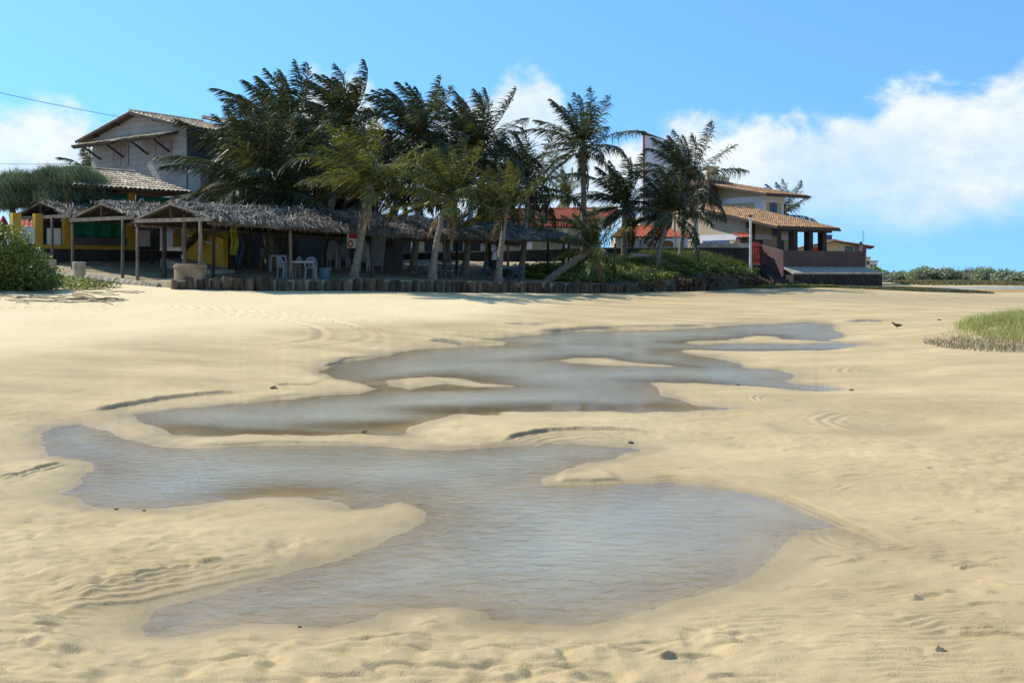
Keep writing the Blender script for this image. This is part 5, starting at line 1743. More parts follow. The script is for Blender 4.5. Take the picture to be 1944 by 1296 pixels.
def palm(base, crown, label, nf=24, L=4.2, young=False, wind=.9, r0=.17, r1=.11, nuts=0, bend=None, dead=3, drop=1.0, droopk=1.0, upmax=82, leaf=1.0, seed=0, group='wind-blown coconut palms'):
    """base, crown: world points; the trunk is a curve between them"""
    global PALM_N
    PALM_N += 1
    g = np.random.default_rng(1000 + PALM_N + seed)
    base, crown = Vector(base), Vector(crown)
    e = empty('coconut_palm', tuple(base), label, 'palm', group)
    m = MB(); k = 26
    ctl = bend if bend else base.lerp(crown, .55) + Vector((0, 0, 0))
    pts = []
    for i in range(k + 1):
        t = i / k
        pts.append(base * (1 - t) ** 2 + Vector(ctl) * 2 * t * (1 - t) + crown * t * t)
    pts[0] = pts[0] - Vector((0, 0, .3))
    rr = []
    for i in range(k + 1):
        t = i / k
        q = r1 + (r0 - r1) * (1 - t) + .10 * math.exp(-t * 14)
        rr.append(q * (1.0 + (.045 if i % 2 else -.03)))
    rr[-1] *= 1.25; rr[-2] *= 1.35; rr[-3] *= 1.15
    m.tube(pts, rr, 10, jit=.05)
    m.build('trunk', M['palm_trunk'], e, smooth=False)
    lf = M['frond_young'] if young else M['frond']
    rel = crown - base
    ga = 2.399963
    a0 = g.uniform(0, 6.28)
    for i in range(nf):
        t = (i + .5) / nf
        elv = R(upmax - (upmax + 22 * drop) * t ** 1.1) + g.normal(0, .09)
        az_ = a0 + i * ga + g.normal(0, .18)
        Lf = L * (0.80 + .3 * math.sin(min(1, t * 1.25) * math.pi * .75)) * g.uniform(.9, 1.08)
        dr = (.35 + .95 * t + g.uniform(-.1, .25)) * droopk
        me = frond_mesh(az_, elv, Lf, .95 * wind * g.uniform(.7, 1.3), dr, g, (lf, M['rachis']), nl=max(38, int(18 * Lf)), leaf=leaf * Lf / 4.0)
        o = link('frond', me, None, e, rel + Vector((0, 0, .05 - .35 * t)))
    for i in range(dead):
        az_ = g.uniform(0, 6.28)
        me = frond_mesh(az_, R(g.uniform(-58, -25)), L * g.uniform(.5, .8), wind * .4, 1.6, g, (M['frond_dead'], M['frond_dead']), nl=26, leaf=.55, dead=True)
        o = link('frond', me, None, e, rel + Vector((0, 0, -.35))); o['label'] = 'dry brown hanging frond'
    if nuts:
        cl = 0
        nm = None
        for i in range(nuts):
            a = g.uniform(0, 6.28); rad = g.uniform(.2, .42)
            if nm is None:
                mm = MB(); mm.tube([(0, 0, -.15), (0, 0, -.11), (0, 0, 0), (0, 0, .10), (0, 0, .14)], [.02, .08, .125, .09, .02], 8)
                nm = mm.mesh('coconut', M['coconut'], smooth=True)
            o = link('coconut', nm, None, e, rel + Vector((math.cos(a) * rad, math.sin(a) * rad, -.35 - g.uniform(0, .55))))
            o.rotation_euler = (g.normal(0, .3), g.normal(0, .3), 0)
    return e


def gnd(px, y):
    x = (px - CX) / F * y
    return Vector((x, y, th(x, y)))


# front row, in front of the thatch
b = gnd(670, 42.9); c = W(702, 348, 43.6)
palm(b, c, 'slanting young palm with yellow-green fronds in front of the thatch, left of three', 26, 3.0, True, .95, .17, .115, bend=W(690, 440, 43.0), upmax=82, dead=2, drop=.25, droopk=.75)
b = gnd(820, 46.0); c = W(852, 372, 46.6)
palm(b, c, 'slanting young palm in front of the thatch, middle of three', 24, 2.75, True, .95, .17, .11, bend=W(826, 445, 46.0), dead=2, drop=.3, droopk=.75)
b = gnd(946, 48.7); c = W(962, 392, 49.2)
palm(b, c, 'slender leaning palm in front of the thatch, beside the standing person', 20, 2.45, True, .9, .165, .10, bend=W(950, 470, 48.7), dead=2, drop=.3, droopk=.75)
# the big dark crowns behind the thatch
palm(gnd(514, 47.5), W(500, 352, 47.5), 'broad dark palm with coconuts, its fronds overlapping the grey house', 34, 4.8, False, .5, .22, .19, nuts=7, dead=2, drop=.9, droopk=.8)
palm(gnd(491, 49.0), W(548, 262, 52.0), 'tall dark palm, the highest crown of the group behind the broad palm', 28, 4.3, False, .85, .18, .13, bend=W(488, 400, 49.5))
palm(gnd(610, 53), W(655, 240, 54), 'dark palm with wind-combed mop of fronds, second highest crown from the left', 28, 3.6, False, 1.25, .18, .13)
palm(gnd(783, 50.3), W(795, 262, 54.5), 'dark palm with pale trunk and upright fronds behind the middle of the thatch', 28, 3.7, False, .95, .18, .13, bend=W(797, 420, 51))
palm(gnd(882, 51.2), W(905, 285, 56), 'dark palm with spiky upright crown, right of centre behind the thatch', 28, 3.7, False, .9, .18, .12, bend=W(892, 420, 52), upmax=86)
palm(gnd(988, 54), W(1003, 352, 58), 'dark palm with low crown against the red roof', 26, 3.6, False, .85, .17, .12, nuts=8, bend=W(1000, 430, 55), drop=1.3)
palm(gnd(600, 56), W(605, 325, 57), 'short dark palm in the shade between the broad palm and the slanting one', 22, 3.6, False, .8, drop=1.3)
palm(gnd(748, 57), W(752, 345, 58), 'short dark palm hidden behind the slanting young palms', 24, 3.6, False, .8, drop=1.4)
palm(gnd(925, 60), W(930, 352, 60), 'short dark palm filling the gap before the red roof', 24, 3.5, False, .8, drop=1.4, dead=5)
palm(gnd(690, 60), W(700, 318, 60), 'dark palm deep in the middle of the grove', 24, 3.6, False, .85, drop=1.3)
palm(gnd(850, 60), W(850, 330, 60), 'dark palm deep in the grove below the spiky crown', 24, 3.5, False, .85, drop=1.3)
# right-hand palms
palm(gnd(1109, 63), W(1107, 276, 63), 'tall lone palm with a straight dark trunk and coconuts against the sky', 22, 3.7, False, .62, .21, .15, nuts=16, dead=3, upmax=84)
palm(Vector((W(1078, 470, 100).x, 100, 2.8)), W(1078, 372, 100), 'small hazy palm in the distance above the red roof', 18, 3.2, True, .8, dead=1)
palm(gnd(1185, 64.5), W(1186, 388, 64.5), 'dark bushy palm standing over the bank beside the short leaning one', 26, 3.5, False, .75, .2, .16, dead=3, drop=1.2)
palm(gnd(1037, 53.0), W(1128, 470, 52.5), 'short palm with its trunk leaning far over to the right', 18, 2.2, True, .7, .20, .15, bend=W(1085, 498, 52.7), dead=1, upmax=84, drop=.6)
palm(gnd(1247, 62.5), W(1274, 402, 63), 'leaning palm on the bank with bushy drooping crown', 24, 3.1, False, .85, .17, .11, bend=W(1252, 450, 62.6), dead=3)
palm(gnd(1291, 66.5), W(1308, 345, 66.5), 'wind-torn palm on the bank with fronds drooping over the lamp post', 24, 3.9, False, .85, .17, .12, bend=W(1296, 430, 66.5), nuts=5, dead=3, drop=1.35)
palm(Vector((W(1490, 470, 98).x, 98, 2.4)), W(1489, 405, 98), 'palm behind the right-hand house, its crown showing above the veranda', 16, 3.6, False, .9, dead=1)
palm(Vector((W(166, 470, 75).x, 75, 2.8)), W(166, 322, 75), 'far palm tip peeping out left of the grey house', 12, 2.2, False, .8, dead=0)
# ------------------------------------------------------------------ vegetation helpers
def leaves_np(P, size, g, up=.5, aspect=.65, fold=True):
    """one leaf (two quads folded on the midrib) per point"""
    n = len(P)
    nrm = g.normal(0, 1, (n, 3)); nrm[:, 2] = np.abs(nrm[:, 2]) + up; nrm /= np.linalg.norm(nrm, axis=1)[:, None]
    d = g.normal(0, 1, (n, 3)); d -= nrm * (d * nrm).sum(1)[:, None]; d /= np.linalg.norm(d, axis=1)[:, None]
    s = np.cross(nrm, d)
    L_ = size * g.uniform(.6, 1.25, n)[:, None]
    w_ = L_ * aspect * .5
    tip = P + d * L_ - nrm * L_ * .15
    m1 = P + d * L_ * .5 + s * w_ + nrm * w_ * .35
    m2 = P + d * L_ * .5 - s * w_ + nrm * w_ * .35
    V = np.stack([P, m1, tip, m2], 1).reshape(-1, 3)
    k = np.arange(n)[:, None] * 4
    F_ = np.concatenate([k + np.array([[0, 1, 2]]), k + np.array([[0, 2, 3]])])
    v = g.random(n)
    return V, F_, np.concatenate([v, v])


def blades_np(P, hgt, wid, g, lean=.35, wind=(-.25, 0)):
    n = len(P)
    a = g.uniform(0, 6.28, n)
    H = hgt * g.uniform(.5, 1.2, n)
    s = np.stack([np.cos(a), np.sin(a), 0 * a], 1) * (wid * g.uniform(.6, 1.2, n))[:, None]
    ln = g.normal(0, lean, (n, 2)) + np.array(wind)
    mid_ = P + np.stack([ln[:, 0] * H * .35, ln[:, 1] * H * .35, H * .6], 1)
    tip = P + np.stack([ln[:, 0] * H, ln[:, 1] * H, H * (1 - .25 * np.abs(ln[:, 0]))], 1)
    V = np.stack([P - s, P + s, mid_ + s * .7, mid_ - s * .7, tip], 1).reshape(-1, 3)
    k = np.arange(n)[:, None] * 5
    F_ = np.concatenate([k + np.array([[0, 1, 2]]), k + np.array([[0, 2, 3]]), k + np.array([[3, 2, 4]])])
    v = g.random(n)
    return V, F_, np.concatenate([v, v, v])


def blob_points(n, blobs, g, shell=.55):
    """points through overlapping ellipsoids (cx,cy,cz,rx,ry,rz), denser to the outside, with clumps"""
    out = []
    wt = np.array([b[3] * b[4] * b[5] for b in blobs]) ** .67; wt /= wt.sum()
    for b, w_ in zip(blobs, wt):
        k = int(n * w_)
        d = g.normal(0, 1, (k, 3)); d /= np.linalg.norm(d, axis=1)[:, None]
        r = 1 - (1 - shell) * g.random(k) ** 1.4
        r *= 1 + .22 * fbm(d[:, 0] * 2.3 + b[0], d[:, 2] * 2.3 + d[:, 1] * 1.7, 3, int(abs(b[0] * 10)) % 97) * 2
        out.append(np.array(b[:3]) + d * r[:, None] * np.array(b[3:]))
    return np.concatenate(out)


def plant(name, label, cat, base, group=None): return empty(name, tuple(base), label, cat, group)


def limb_set(parent, base, tips, r0, mt='bark'):
    m = MB(); base = Vector(base)
    for t in tips:
        t = Vector(t); mid_ = base.lerp(t, .5) + Vector((random.uniform(-.15, .15), random.uniform(-.1, .1), .12)) * (t - base).length * .3
        m.tube([base, mid_, t], [r0, r0 * .6, r0 * .25], 6)
    return m.build('trunk', M[mt], parent)


def foliage(parent, P, size, mt, g, kindv='leaf', name='crown', **kw):
    V, F_, v = (leaves_np(P, size, g, **kw) if kindv == 'leaf' else blades_np(P, size, kw.pop('wid', .01), g, **kw))
    org = np.array(ROOT[parent.name]) if parent is not None else 0
    o = link(name, np_mesh(name, V - org, F_, M[mt], v), None, parent)
    return o


# ------------------------------------------------------------------ feathery casuarinas over the left shelters
def casuarina(label, trunk_px, ty, blobs_px, y, n, seed):
    g = np.random.default_rng(seed)
    x, yy = XY(trunk_px, ty); z0 = th(x, yy) - .1
    e = plant('casuarina_tree', label, 'tree', (x, yy, z0), 'feathery casuarinas')
    blobs = []
    for px, py, rx, rz in blobs_px:
        c = W(px, py, y); blobs.append((c.x, c.y + random.uniform(-.4, .6), c.z, rx / F * y, 1.3, rz / F * y))
    P = blob_points(n, blobs, g, .35)
    P += g.normal(0, .08, P.shape)
    V, F_, v = blades_np(P, .38, .011, g, .75, (-.35, 0))
    o = link('crown', np_mesh('crown', V - np.array(ROOT[e.name]), F_, M['casuarina'], v), None, e)
    m = MB(); fk = Vector((x, yy + .2, 4.6)); m.tube([(x, yy, z0 - .3), (x + .04, yy + .3, 3.2), fk], [.21, .17, .15], 9, jit=.1)
    for b in blobs[:6]: m.tube([fk, fk.lerp(Vector(b[:3]), .5) + Vector((0, 0, .1)), Vector(b[:3])], [.09, .06, .03], 6)
    m.build('trunk', M['bark'], e)
    return e


casuarina('feathery casuarina with its crown above the left thatched roofs, dark trunk behind a post', 119, 47.2,
          [(110, 350, 45, 26), (150, 352, 40, 28), (185, 362, 26, 22), (75, 352, 40, 25), (135, 374, 60, 16), (120, 386, 40, 12), (100, 338, 24, 14), (160, 340, 22, 14)], 47.6, 30000, 31)
casuarina('feathery casuarina at the left picture edge', 20, 47.4,
          [(10, 362, 40, 22), (45, 358, 34, 26), (-35, 366, 40, 20), (30, 378, 60, 14), (15, 345, 20, 12), (20, 388, 36, 14), (-25, 388, 36, 14), (62, 386, 30, 12)], 47.8, 20000, 32)

# ------------------------------------------------------------------ sea-grape bush at the left edge and its creeping runners
g = np.random.default_rng(41)
bb_ = W(30, 545, 33.5); x, y = bb_.x, 33.5
e = plant('beach_bush', 'dense green leafy bush at the left edge of the sand', 'bush', (x, y, bh(x, y)))
blobs = []
for px, py, rx, rz in ((5, 470, 60, 46), (38, 505, 50, 40), (-40, 465, 60, 56), (70, 528, 36, 24), (20, 535, 60, 26), (-20, 520, 60, 40)):
    c = W(px, py, 33.5); blobs.append((c.x, c.y + random.uniform(-.3, .5), c.z, rx / F * 33.5, .9, rz / F * 33.5))
foliage(e, blob_points(15000, blobs, g, .5), .095, 'bush_leaf', g, aspect=.8)
limb_set(e, (x, y + .2, bh(x, y) - .1), [Vector(b[:3]) for b in blobs], .07)


def ground_pts(poly_px, n, g, hf, clump=.0, seed=0, elev=None):
    """random points in a plan polygon given as world (x, y); kept by a clump noise"""
    P = np.array(poly_px, float)
    lo, hi = P.min(0), P.max(0)
    out = np.zeros((0, 2))
    while len(out) < n:
        q = lo + (hi - lo) * g.random((n * 2, 2))
        d = poly_sdf(q[:, 0], q[:, 1], P)
        ok = d < 0
        if clump:
            ok &= (fbm(q[:, 0] / clump, q[:, 1] / clump, 3, seed) + np.clip(-d / 1.0, 0, 1) * .45 - .12) > g.random(len(q)) * .4 - .1
        out = np.concatenate([out, q[ok]])
    out = out[:n]
    z = hf(out[:, 0], out[:, 1])
    return np.stack([out[:, 0], out[:, 1], z], 1)


HB = lambda x, y: beach_h(x, y, False)[0]
HT = lambda x, y: T_rbf(x, y)
g = np.random.default_rng(43)
runner = [(-19, 35.5), (-16.3, 34.2), (-14.6, 34.6), (-13.7, 36.0), (-15, 38), (-17.4, 39.8), (-19.5, 40.5), (-22, 38)]
P = ground_pts(runner, 7000, g, HB, 1.2, 3); P[:, 2] += g.random(len(P)) * .22
V, F_, v = leaves_np(P, .09, g, 1.0, .8)
o = link('beach_creeper', np_mesh('beach_creeper', V, F_, M['creeper'], v)); tag(o, 'yellow-green beach creeper spreading from the bush over the sand', 'creeper', kind='stuff')
# dry runners on the bare sand
g = np.random.default_rng(44)
m = MB()
for i in range(70):
    x, y = g.uniform(-17.6, -12.6), g.uniform(29.5, 34.8)
    a = g.uniform(-.6, .5); L_ = g.uniform(.4, 1.6); pts = []
    for k in range(6):
        xx, yy = x + math.cos(a) * L_ * k / 5, y + math.sin(a) * L_ * k / 5 * 1.6 + g.normal(0, .08)
        pts.append((xx, yy, bh(xx, yy) + .012 + g.random() * .03))
    m.tube(pts, .011, 4, cap=False)
tag(m.build('creeper_runners', M['twig']), 'dry brown runners straggling over the pale sand below the bush', 'twigs', kind='stuff')

# ------------------------------------------------------------------ overgrown bank on the right
g = np.random.default_rng(51)
bank = [(2.2, 55.0), (6.2, 54.2), (7.4, 56.4), (10.4, 60.6), (13.8, 64.6), (16.6, 68.6), (17.2, 70.6), (13, 69.6), (9, 67.5), (5, 65.5), (1.5, 62), (0.2, 58)]
P = ground_pts(bank, 30000, g, HT, 1.6, 7); P[:, 2] += g.random(len(P)) ** 1.5 * .38
V, F_, v = leaves_np(P, .16, g, .8, .75)
tag(link('bank_creeper', np_mesh('bank_creeper', V, F_, M['creeper'], v)), 'dense leafy creeper covering the bank right of the shelter', 'creeper', kind='stuff')
tufts = [(9.0, 62.0), (12.0, 65.3), (15.5, 68.8), (16.8, 70.4), (13, 69.8), (9.5, 68), (6.5, 65.5), (6.5, 63)]
P = ground_pts(tufts, 26000, g, HT, 1.4, 9)
V, F_, v = blades_np(P, .62, .016, g, .45, (-.3, 0))
tag(link('bank_grass', np_mesh('bank_grass', V, F_, M['grass'], v)), 'tufted grey-green grass along the top of the bank by the wall', 'grass', kind='stuff')
fr_ = [(6.4, 53.6), (7.5, 55.6), (10.6, 59.8), (14.2, 64.2), (17.4, 68.6), (16.6, 69.4), (13.6, 65.4), (10.2, 61.2), (7.0, 57)]
P = ground_pts(fr_, 9000, g, HT, 1.0, 11); P[:, 2] += g.random(len(P)) * .3 - .25
V, F_, v = leaves_np(P, .15, g, .2, .7)
tag(link('dead_creeper', np_mesh('dead_creeper', V, F_, M['frond_dead'], v)), 'dry brown stems and leaves hanging over the foot of the bank', 'creeper', kind='stuff')
# leafy plants under the right end of the shelter
und = [(-.3, 54), (1.8, 53.2), (5.4, 54.3), (5.2, 58), (2, 60), (-1, 58)]
P = ground_pts(und, 9000, g, HT, 1.3, 13); P[:, 2] += g.random(len(P)) * .25
V, F_, v = leaves_np(P, .16, g, .8, .75)
tag(link('shelter_creeper', np_mesh('shelter_creeper', V, F_, M['creeper'], v)), 'sunlit green plants under the right end of the thatch', 'plants', kind='stuff')
# low mats of grass at the foot of the terrace
mat1 = [(15.5, 66.5), (18.4, 67.2), (22, 66.8), (27, 66.2), (32.5, 67.4), (33.0, 70.0), (28, 72.5), (26.6, 72.0), (22, 69.2), (18.5, 68.4), (16.2, 68.4)]
P = ground_pts(mat1, 30000, g, HB, 2.2, 15)
V, F_, v = blades_np(P, .16, .02, g, .6)
tag(link('terrace_grass', np_mesh('terrace_grass', V, F_, M['grass_dull'], v)), 'low dull grass mat spreading from the foot of the terrace', 'grass', kind='stuff')
P = ground_pts([(14.5, 65), (17.6, 68.3), (20.5, 68.3), (21.5, 67.3), (18, 65.5)], 5000, g, HB, .8, 17); P[:, 2] += g.random(len(P)) * .15
V, F_, v = leaves_np(P, .13, g, .8, .7)
tag(link('step_creeper', np_mesh('step_creeper', V, F_, M['creeper'], v)), 'yellow-green creeper on the sand below the terrace steps', 'creeper', kind='stuff')
# grass mound on the right
mnd = [(9.6, 24.2), (9.2, 22.4), (9.0, 21.0), (9.4, 19.4), (14, 19.5), (17, 21), (17, 28), (13.6, 29), (11.8, 27), (10.9, 25.3)]
P = ground_pts(mnd, 72000, g, HB, .0, 19)
fall = P[:, 1] + .5 * (P[:, 0] - 11) + 1.6 * fbm(P[:, 0] / .6, P[:, 1] / .6, 4, 131)
dens_ = sstep(20.6, 23.8, fall) * sstep(10.3, 11.9, P[:, 0] + 1.0 * fbm(P[:, 0] / .35, P[:, 1] / .35, 4, 133)) ** 1.5 * .95 + .015
keep = g.random(len(P)) < dens_
dryp = P[(g.random(len(P)) < .16) & (fall < 23.2)]
V, F_, v = blades_np(dryp, .12, .006, g, .9, (-.2, 0))
tag(link('dry_straw', np_mesh('dry_straw', V, F_, M['twig'], v)), 'sparse dry straw at the front edge of the dune grass', 'straw', kind='stuff')
P = P[keep]
n_ = len(P)
hv_ = .10 + .24 * np.clip(g.random(n_) ** 2 + .8 * fbm(P[:, 0] / .5, P[:, 1] / .5, 3, 137), 0, 1)
V, F_, v = blades_np(P, hv_, .006, g, .65, (-.2, 0))
tag(link('dune_grass', np_mesh('dune_grass', V, F_, M['grass_pale'], v)), 'pale green grass on the small dune at the right edge', 'grass', kind='stuff')

# ------------------------------------------------------------------ far shore on the right
def far_shrub(px, py_top, y, wpx, label, seed, mt='hazed_leaf', n=3600, base_py=530):
    g = np.random.default_rng(seed)
    c = W(px, base_py, y); zt = CH + (HY - py_top) / F * y; zb = bh(c.x, y)
    e = plant('shore_shrub', label, 'shrub', (c.x, y, zb), 'shrubs on the far shore')
    hw = wpx / 2 / F * y; hz = (zt - zb) / 2
    blobs = []
    for i in range(6):
        t = (i + .5) / 6 * 2 - 1
        blobs.append((c.x + t * hw * .8, y + g.uniform(-1, 1), zb + hz * (1.0 - .35 * abs(t)) * g.uniform(.8, 1.1), hw * .34, 1.6, hz * (1.0 - .3 * abs(t)) * g.uniform(.8, 1.05)))
    P = blob_points(n, blobs, g, .45); P[:, 2] = np.maximum(P[:, 2], zb)
    foliage(e, P, .34, mt, g, aspect=.7)
    limb_set(e, (c.x, y, zb - .1), [Vector(b[:3]) for b in blobs[:5]], .09)


for i, a in enumerate(((1712, 513, 168, 60, 'low olive shrub, first on the far shore from the left'), (1762, 503, 150, 74, 'rounded green shrub with the densest crown on the far shore'),
                       (1800, 506, 156, 50, 'green shrub just right of the densest crown on the far shore'), (1838, 508, 162, 60, 'spreading shrub below the bare twiggy branches on the far shore'),
                       (1872, 506, 150, 60, 'shrub under the right side of the bare twigs on the far shore'), (1905, 510, 146, 50, 'low glossy shrub near the right edge of the far shore'),
                       (1945, 514, 140, 60, 'low shrub cut by the right picture edge'), (1675, 517, 190, 50, 'faint low scrub beside the far shore houses'))):
    far_shrub(*a, 600 + i)
g = np.random.default_rng(77)
m = MB(); c = W(1855, 512, 155)
for i in range(150):
    x = c.x + g.normal(0, 1.9); p = Vector((x, 155 + g.normal(0, .8), .9 + g.random()))
    q = p + Vector((g.normal(0, .5), g.normal(0, .2), g.uniform(.5, 1.15)))
    m.tube([p, p.lerp(q, .5) + Vector((g.normal(0, .1), 0, 0)), q], [.025, .018, .008], 4, cap=False)
tag(m.build('bare_shrub', M['twig']), 'bare twiggy grey shrub sticking out of the far green shrubs', 'shrub')
# far grass flat
P = ground_pts([(46, 120), (60, 112), (95, 112), (95, 150), (62, 150), (50, 140)], 22000, g, HB, 4.0, 23)
V, F_, v = blades_np(P, .35, .05, g, .5)
tag(link('far_grass', np_mesh('far_grass', V, F_, M['grass_dull'], v)), 'dull green grass flat in front of the far shrubs', 'grass', kind='stuff')
# scrubby slope and boulders below the far houses
far_shrub(1662, 505, 150, 34, 'scrub on the slope just right of the terrace', 640, 'bush_leaf', 2200, 528)
far_shrub(1680, 514, 146, 26, 'lower scrub on the slope right of the terrace', 641, 'hazed_leaf', 1500, 530)


def rock(name, label, c, r, seed, cat='rock', group=None, mt='rock', flat=.6):
    g = np.random.default_rng(seed)
    m = MB(); vs, fs = [], []
    nu, nv = 10, 6
    for j in range(nv + 1):
        ph = math.pi * j / nv
        for i in range(nu):
            a = 2 * math.pi * i / nu
            k = r * (1 + .25 * g.normal() * (0 < j < nv))
            vs.append((c[0] + k * math.sin(ph) * math.cos(a), c[1] + k * math.sin(ph) * math.sin(a), c[2] + k * flat * math.cos(ph)))
    for j in range(nv):
        for i in range(nu): fs.append((j * nu + i, j * nu + (i + 1) % nu, (j + 1) * nu + (i + 1) % nu, (j + 1) * nu + i))
    m.add(vs, fs)
    return tag(m.build(name, M[mt]), label, cat, group)


for i, (px, py, y, r, lab) in enumerate(((1660, 527, 140, .9, 'grey boulder at the foot of the far scrub, nearest the terrace'), (1672, 528, 138, .8, 'grey boulder at the foot of the far scrub, middle one'), (1686, 530, 136, .6, 'grey boulder at the foot of the far scrub, furthest right'))):
    c = W(px, py, y); rock('boulder', lab, (c.x, y, bh(c.x, y) + r * .3), r, 700 + i, 'boulder', 'boulders below the far scrub')
# ------------------------------------------------------------------ plastic furniture under the thatch
def chair_proto(mt):
    e = empty('plastic_chair', (0, 0, 0), 'x', 'chair', 'plastic chairs under the thatch')
    m = MB()
    V_ = []; k = 6
    for i in range(k + 1):
        for j in range(k + 1):
            u, v = i / k * 2 - 1, j / k * 2 - 1
            V_.append((u * .21 * (1 - .08 * v), v * .21, .43 + .015 * (u * u + v * v) - (.02 if j == 0 else 0)))
    m.add(V_, [(i * (k + 1) + j, (i + 1) * (k + 1) + j, (i + 1) * (k + 1) + j + 1, i * (k + 1) + j + 1) for i in range(k) for j in range(k)])
    o = m.build('seat', M[mt], e, smooth=True); o.modifiers.new('t', 'SOLIDIFY').thickness = -.02
    # back: hoop with slats
    hp = [(-.20, .20, .43), (-.215, .24, .62), (-.19, .28, .78), (-.10, .30, .855), (0, .305, .87), (.10, .30, .855), (.19, .28, .78), (.215, .24, .62), (.20, .20, .43)]
    m = MB(); m.tube(hp, .020, 6, cap=False)
    b = m.build('backrest', M[mt], e, smooth=True)
    for sx_ in (-.12, -.06, 0, .06, .12):
        m = MB(); zt = .865 - .6 * sx_ * sx_ * 4
        m.beam((sx_ * .95, .205, .43), (sx_, .30, zt), .032, .010, up=(0, 1, 0)); m.build('slat', M[mt], b)
    for sx_ in (-1, 1):
        for sy in (-1, 1):
            m = MB(); m.beam((sx_ * .225, sy * .23, 0), (sx_ * .195, sy * .19, .435), .045, .03); m.build('leg', M[mt], e)
        m = MB(); m.tube([(sx_ * .205, -.20, .43), (sx_ * .25, -.20, .62), (sx_ * .262, -.12, .655), (sx_ * .255, .08, .66), (sx_ * .215, .24, .64)], .020, 6); m.build('armrest', M[mt], e, smooth=True)
    return e


protos = {'white_plastic': chair_proto('white_plastic'), 'blue_plastic': chair_proto('blue_plastic')}
used = {}


def chair(px, y, rot, label, mt='white_plastic', z=0.0, tilt=(0, 0), dx=0):
    p = protos[mt]
    o = p if mt not in used else copy_tree(p)
    used[mt] = 1
    x = (px - CX) / F * y + dx
    o.location = (x, y, th(x, y) + z + .02)
    o.rotation_euler = (tilt[0], tilt[1], rot)
    o['label'] = label
    return o


chair(541, 41.3, 2.4, 'white plastic armchair with its back to the beach, left of the table')
chair(556, 42.1, -.9, 'white plastic armchair behind the table, half hidden by a post')
chair(590, 41.6, .15, 'white plastic chair with slatted back at the right of the table')
chair(508, 46.5, 1.2, 'white plastic chair just right of the pale palm trunk')
for n_, px, y, k, lab in (('a', 632, 48.2, 5, 'shaded stack near the pale post'), ('b', 652, 48.6, 4, 'shaded stack left of the slanting palm'),
                          ('c', 690, 47.8, 6, 'stack right of the slanting palm')):
    for i in range(k):
        chair(px, y, 3.0 + .03 * i, ('lowest', 'second', 'third', 'fourth', 'fifth', 'sixth')[i] + ' white chair up in the ' + lab, z=i * .11, dx=.01 * i)
chair(806, 47.0, 1.9, 'blue plastic chair tipped against the palisade left of the middle slanting palm', 'blue_plastic', tilt=(-.5, 0))
chair(836, 47.6, -.5, 'blue plastic chair behind the middle slanting palm', 'blue_plastic')
chair(857, 47.3, 2.6, 'blue plastic chair right of the middle slanting palm', 'blue_plastic')
chair(916, 49.2, 2.0, 'blue plastic chair tipped forward beside the standing person', 'blue_plastic', tilt=(.6, 0))
chair(972, 49.9, -2.6, 'blue plastic chair right of the slender leaning palm', 'blue_plastic', tilt=(-.25, 0))
chair(985, 50.6, .7, 'blue plastic chair furthest right in the row under the thatch', 'blue_plastic')


def table(px, y, rot, mt, label, w=.7):
    x = (px - CX) / F * y; z = th(x, y)
    e = empty('plastic_table', (x, y, z), label, 'table', 'plastic tables under the thatch')
    ca, sa = math.cos(rot), math.sin(rot)
    T_ = lambda a, b, c: (x + a * ca - b * sa, y + a * sa + b * ca, z + c)
    h_ = w / 2
    m = MB(); m.hexa(*[T_(a, b, c) for c in (.69, .72) for a, b in ((-h_, -h_), (h_, -h_), (h_, h_), (-h_, h_))]); m.build('top', M[mt], e)
    m = MB()
    for a, b, c, d in ((-h_, -h_, h_, -h_), (h_, -h_, h_, h_), (h_, h_, -h_, h_), (-h_, h_, -h_, -h_)): m.beam(T_(a * .96, b * .96, .665), T_(c * .96, d * .96, .665), .02, .05)
    m.build('apron', M[mt], e)
    for a in (-1, 1):
        for b in (-1, 1):
            m = MB(); m.beam(T_(a * h_ * .98, b * h_ * .98, 0), T_(a * h_ * .9, b * h_ * .9, .69), .05, .05); m.build('leg', M[mt], e)


table(574, 41.9, .25, 'white_plastic', 'white plastic table between the white chairs', .95)
table(528, 45.0, .3, 'white_plastic', 'white plastic table in the shade behind the pale posts')
table(958, 50.0, .4, 'blue_plastic', 'blue plastic table behind the slender leaning palm')
# teal bin
p = gnd(617, 41.6); m = MB()
m.tube([p, p + Vector((0, 0, .40)), p + Vector((0, 0, .41)), p + Vector((0, 0, .46)), p + Vector((0, 0, .47))], [.20, .25, .28, .28, .24], 16)
tag(m.build('lidded_bin', M['teal_plastic']), 'teal lidded plastic bin near the table', 'bin')
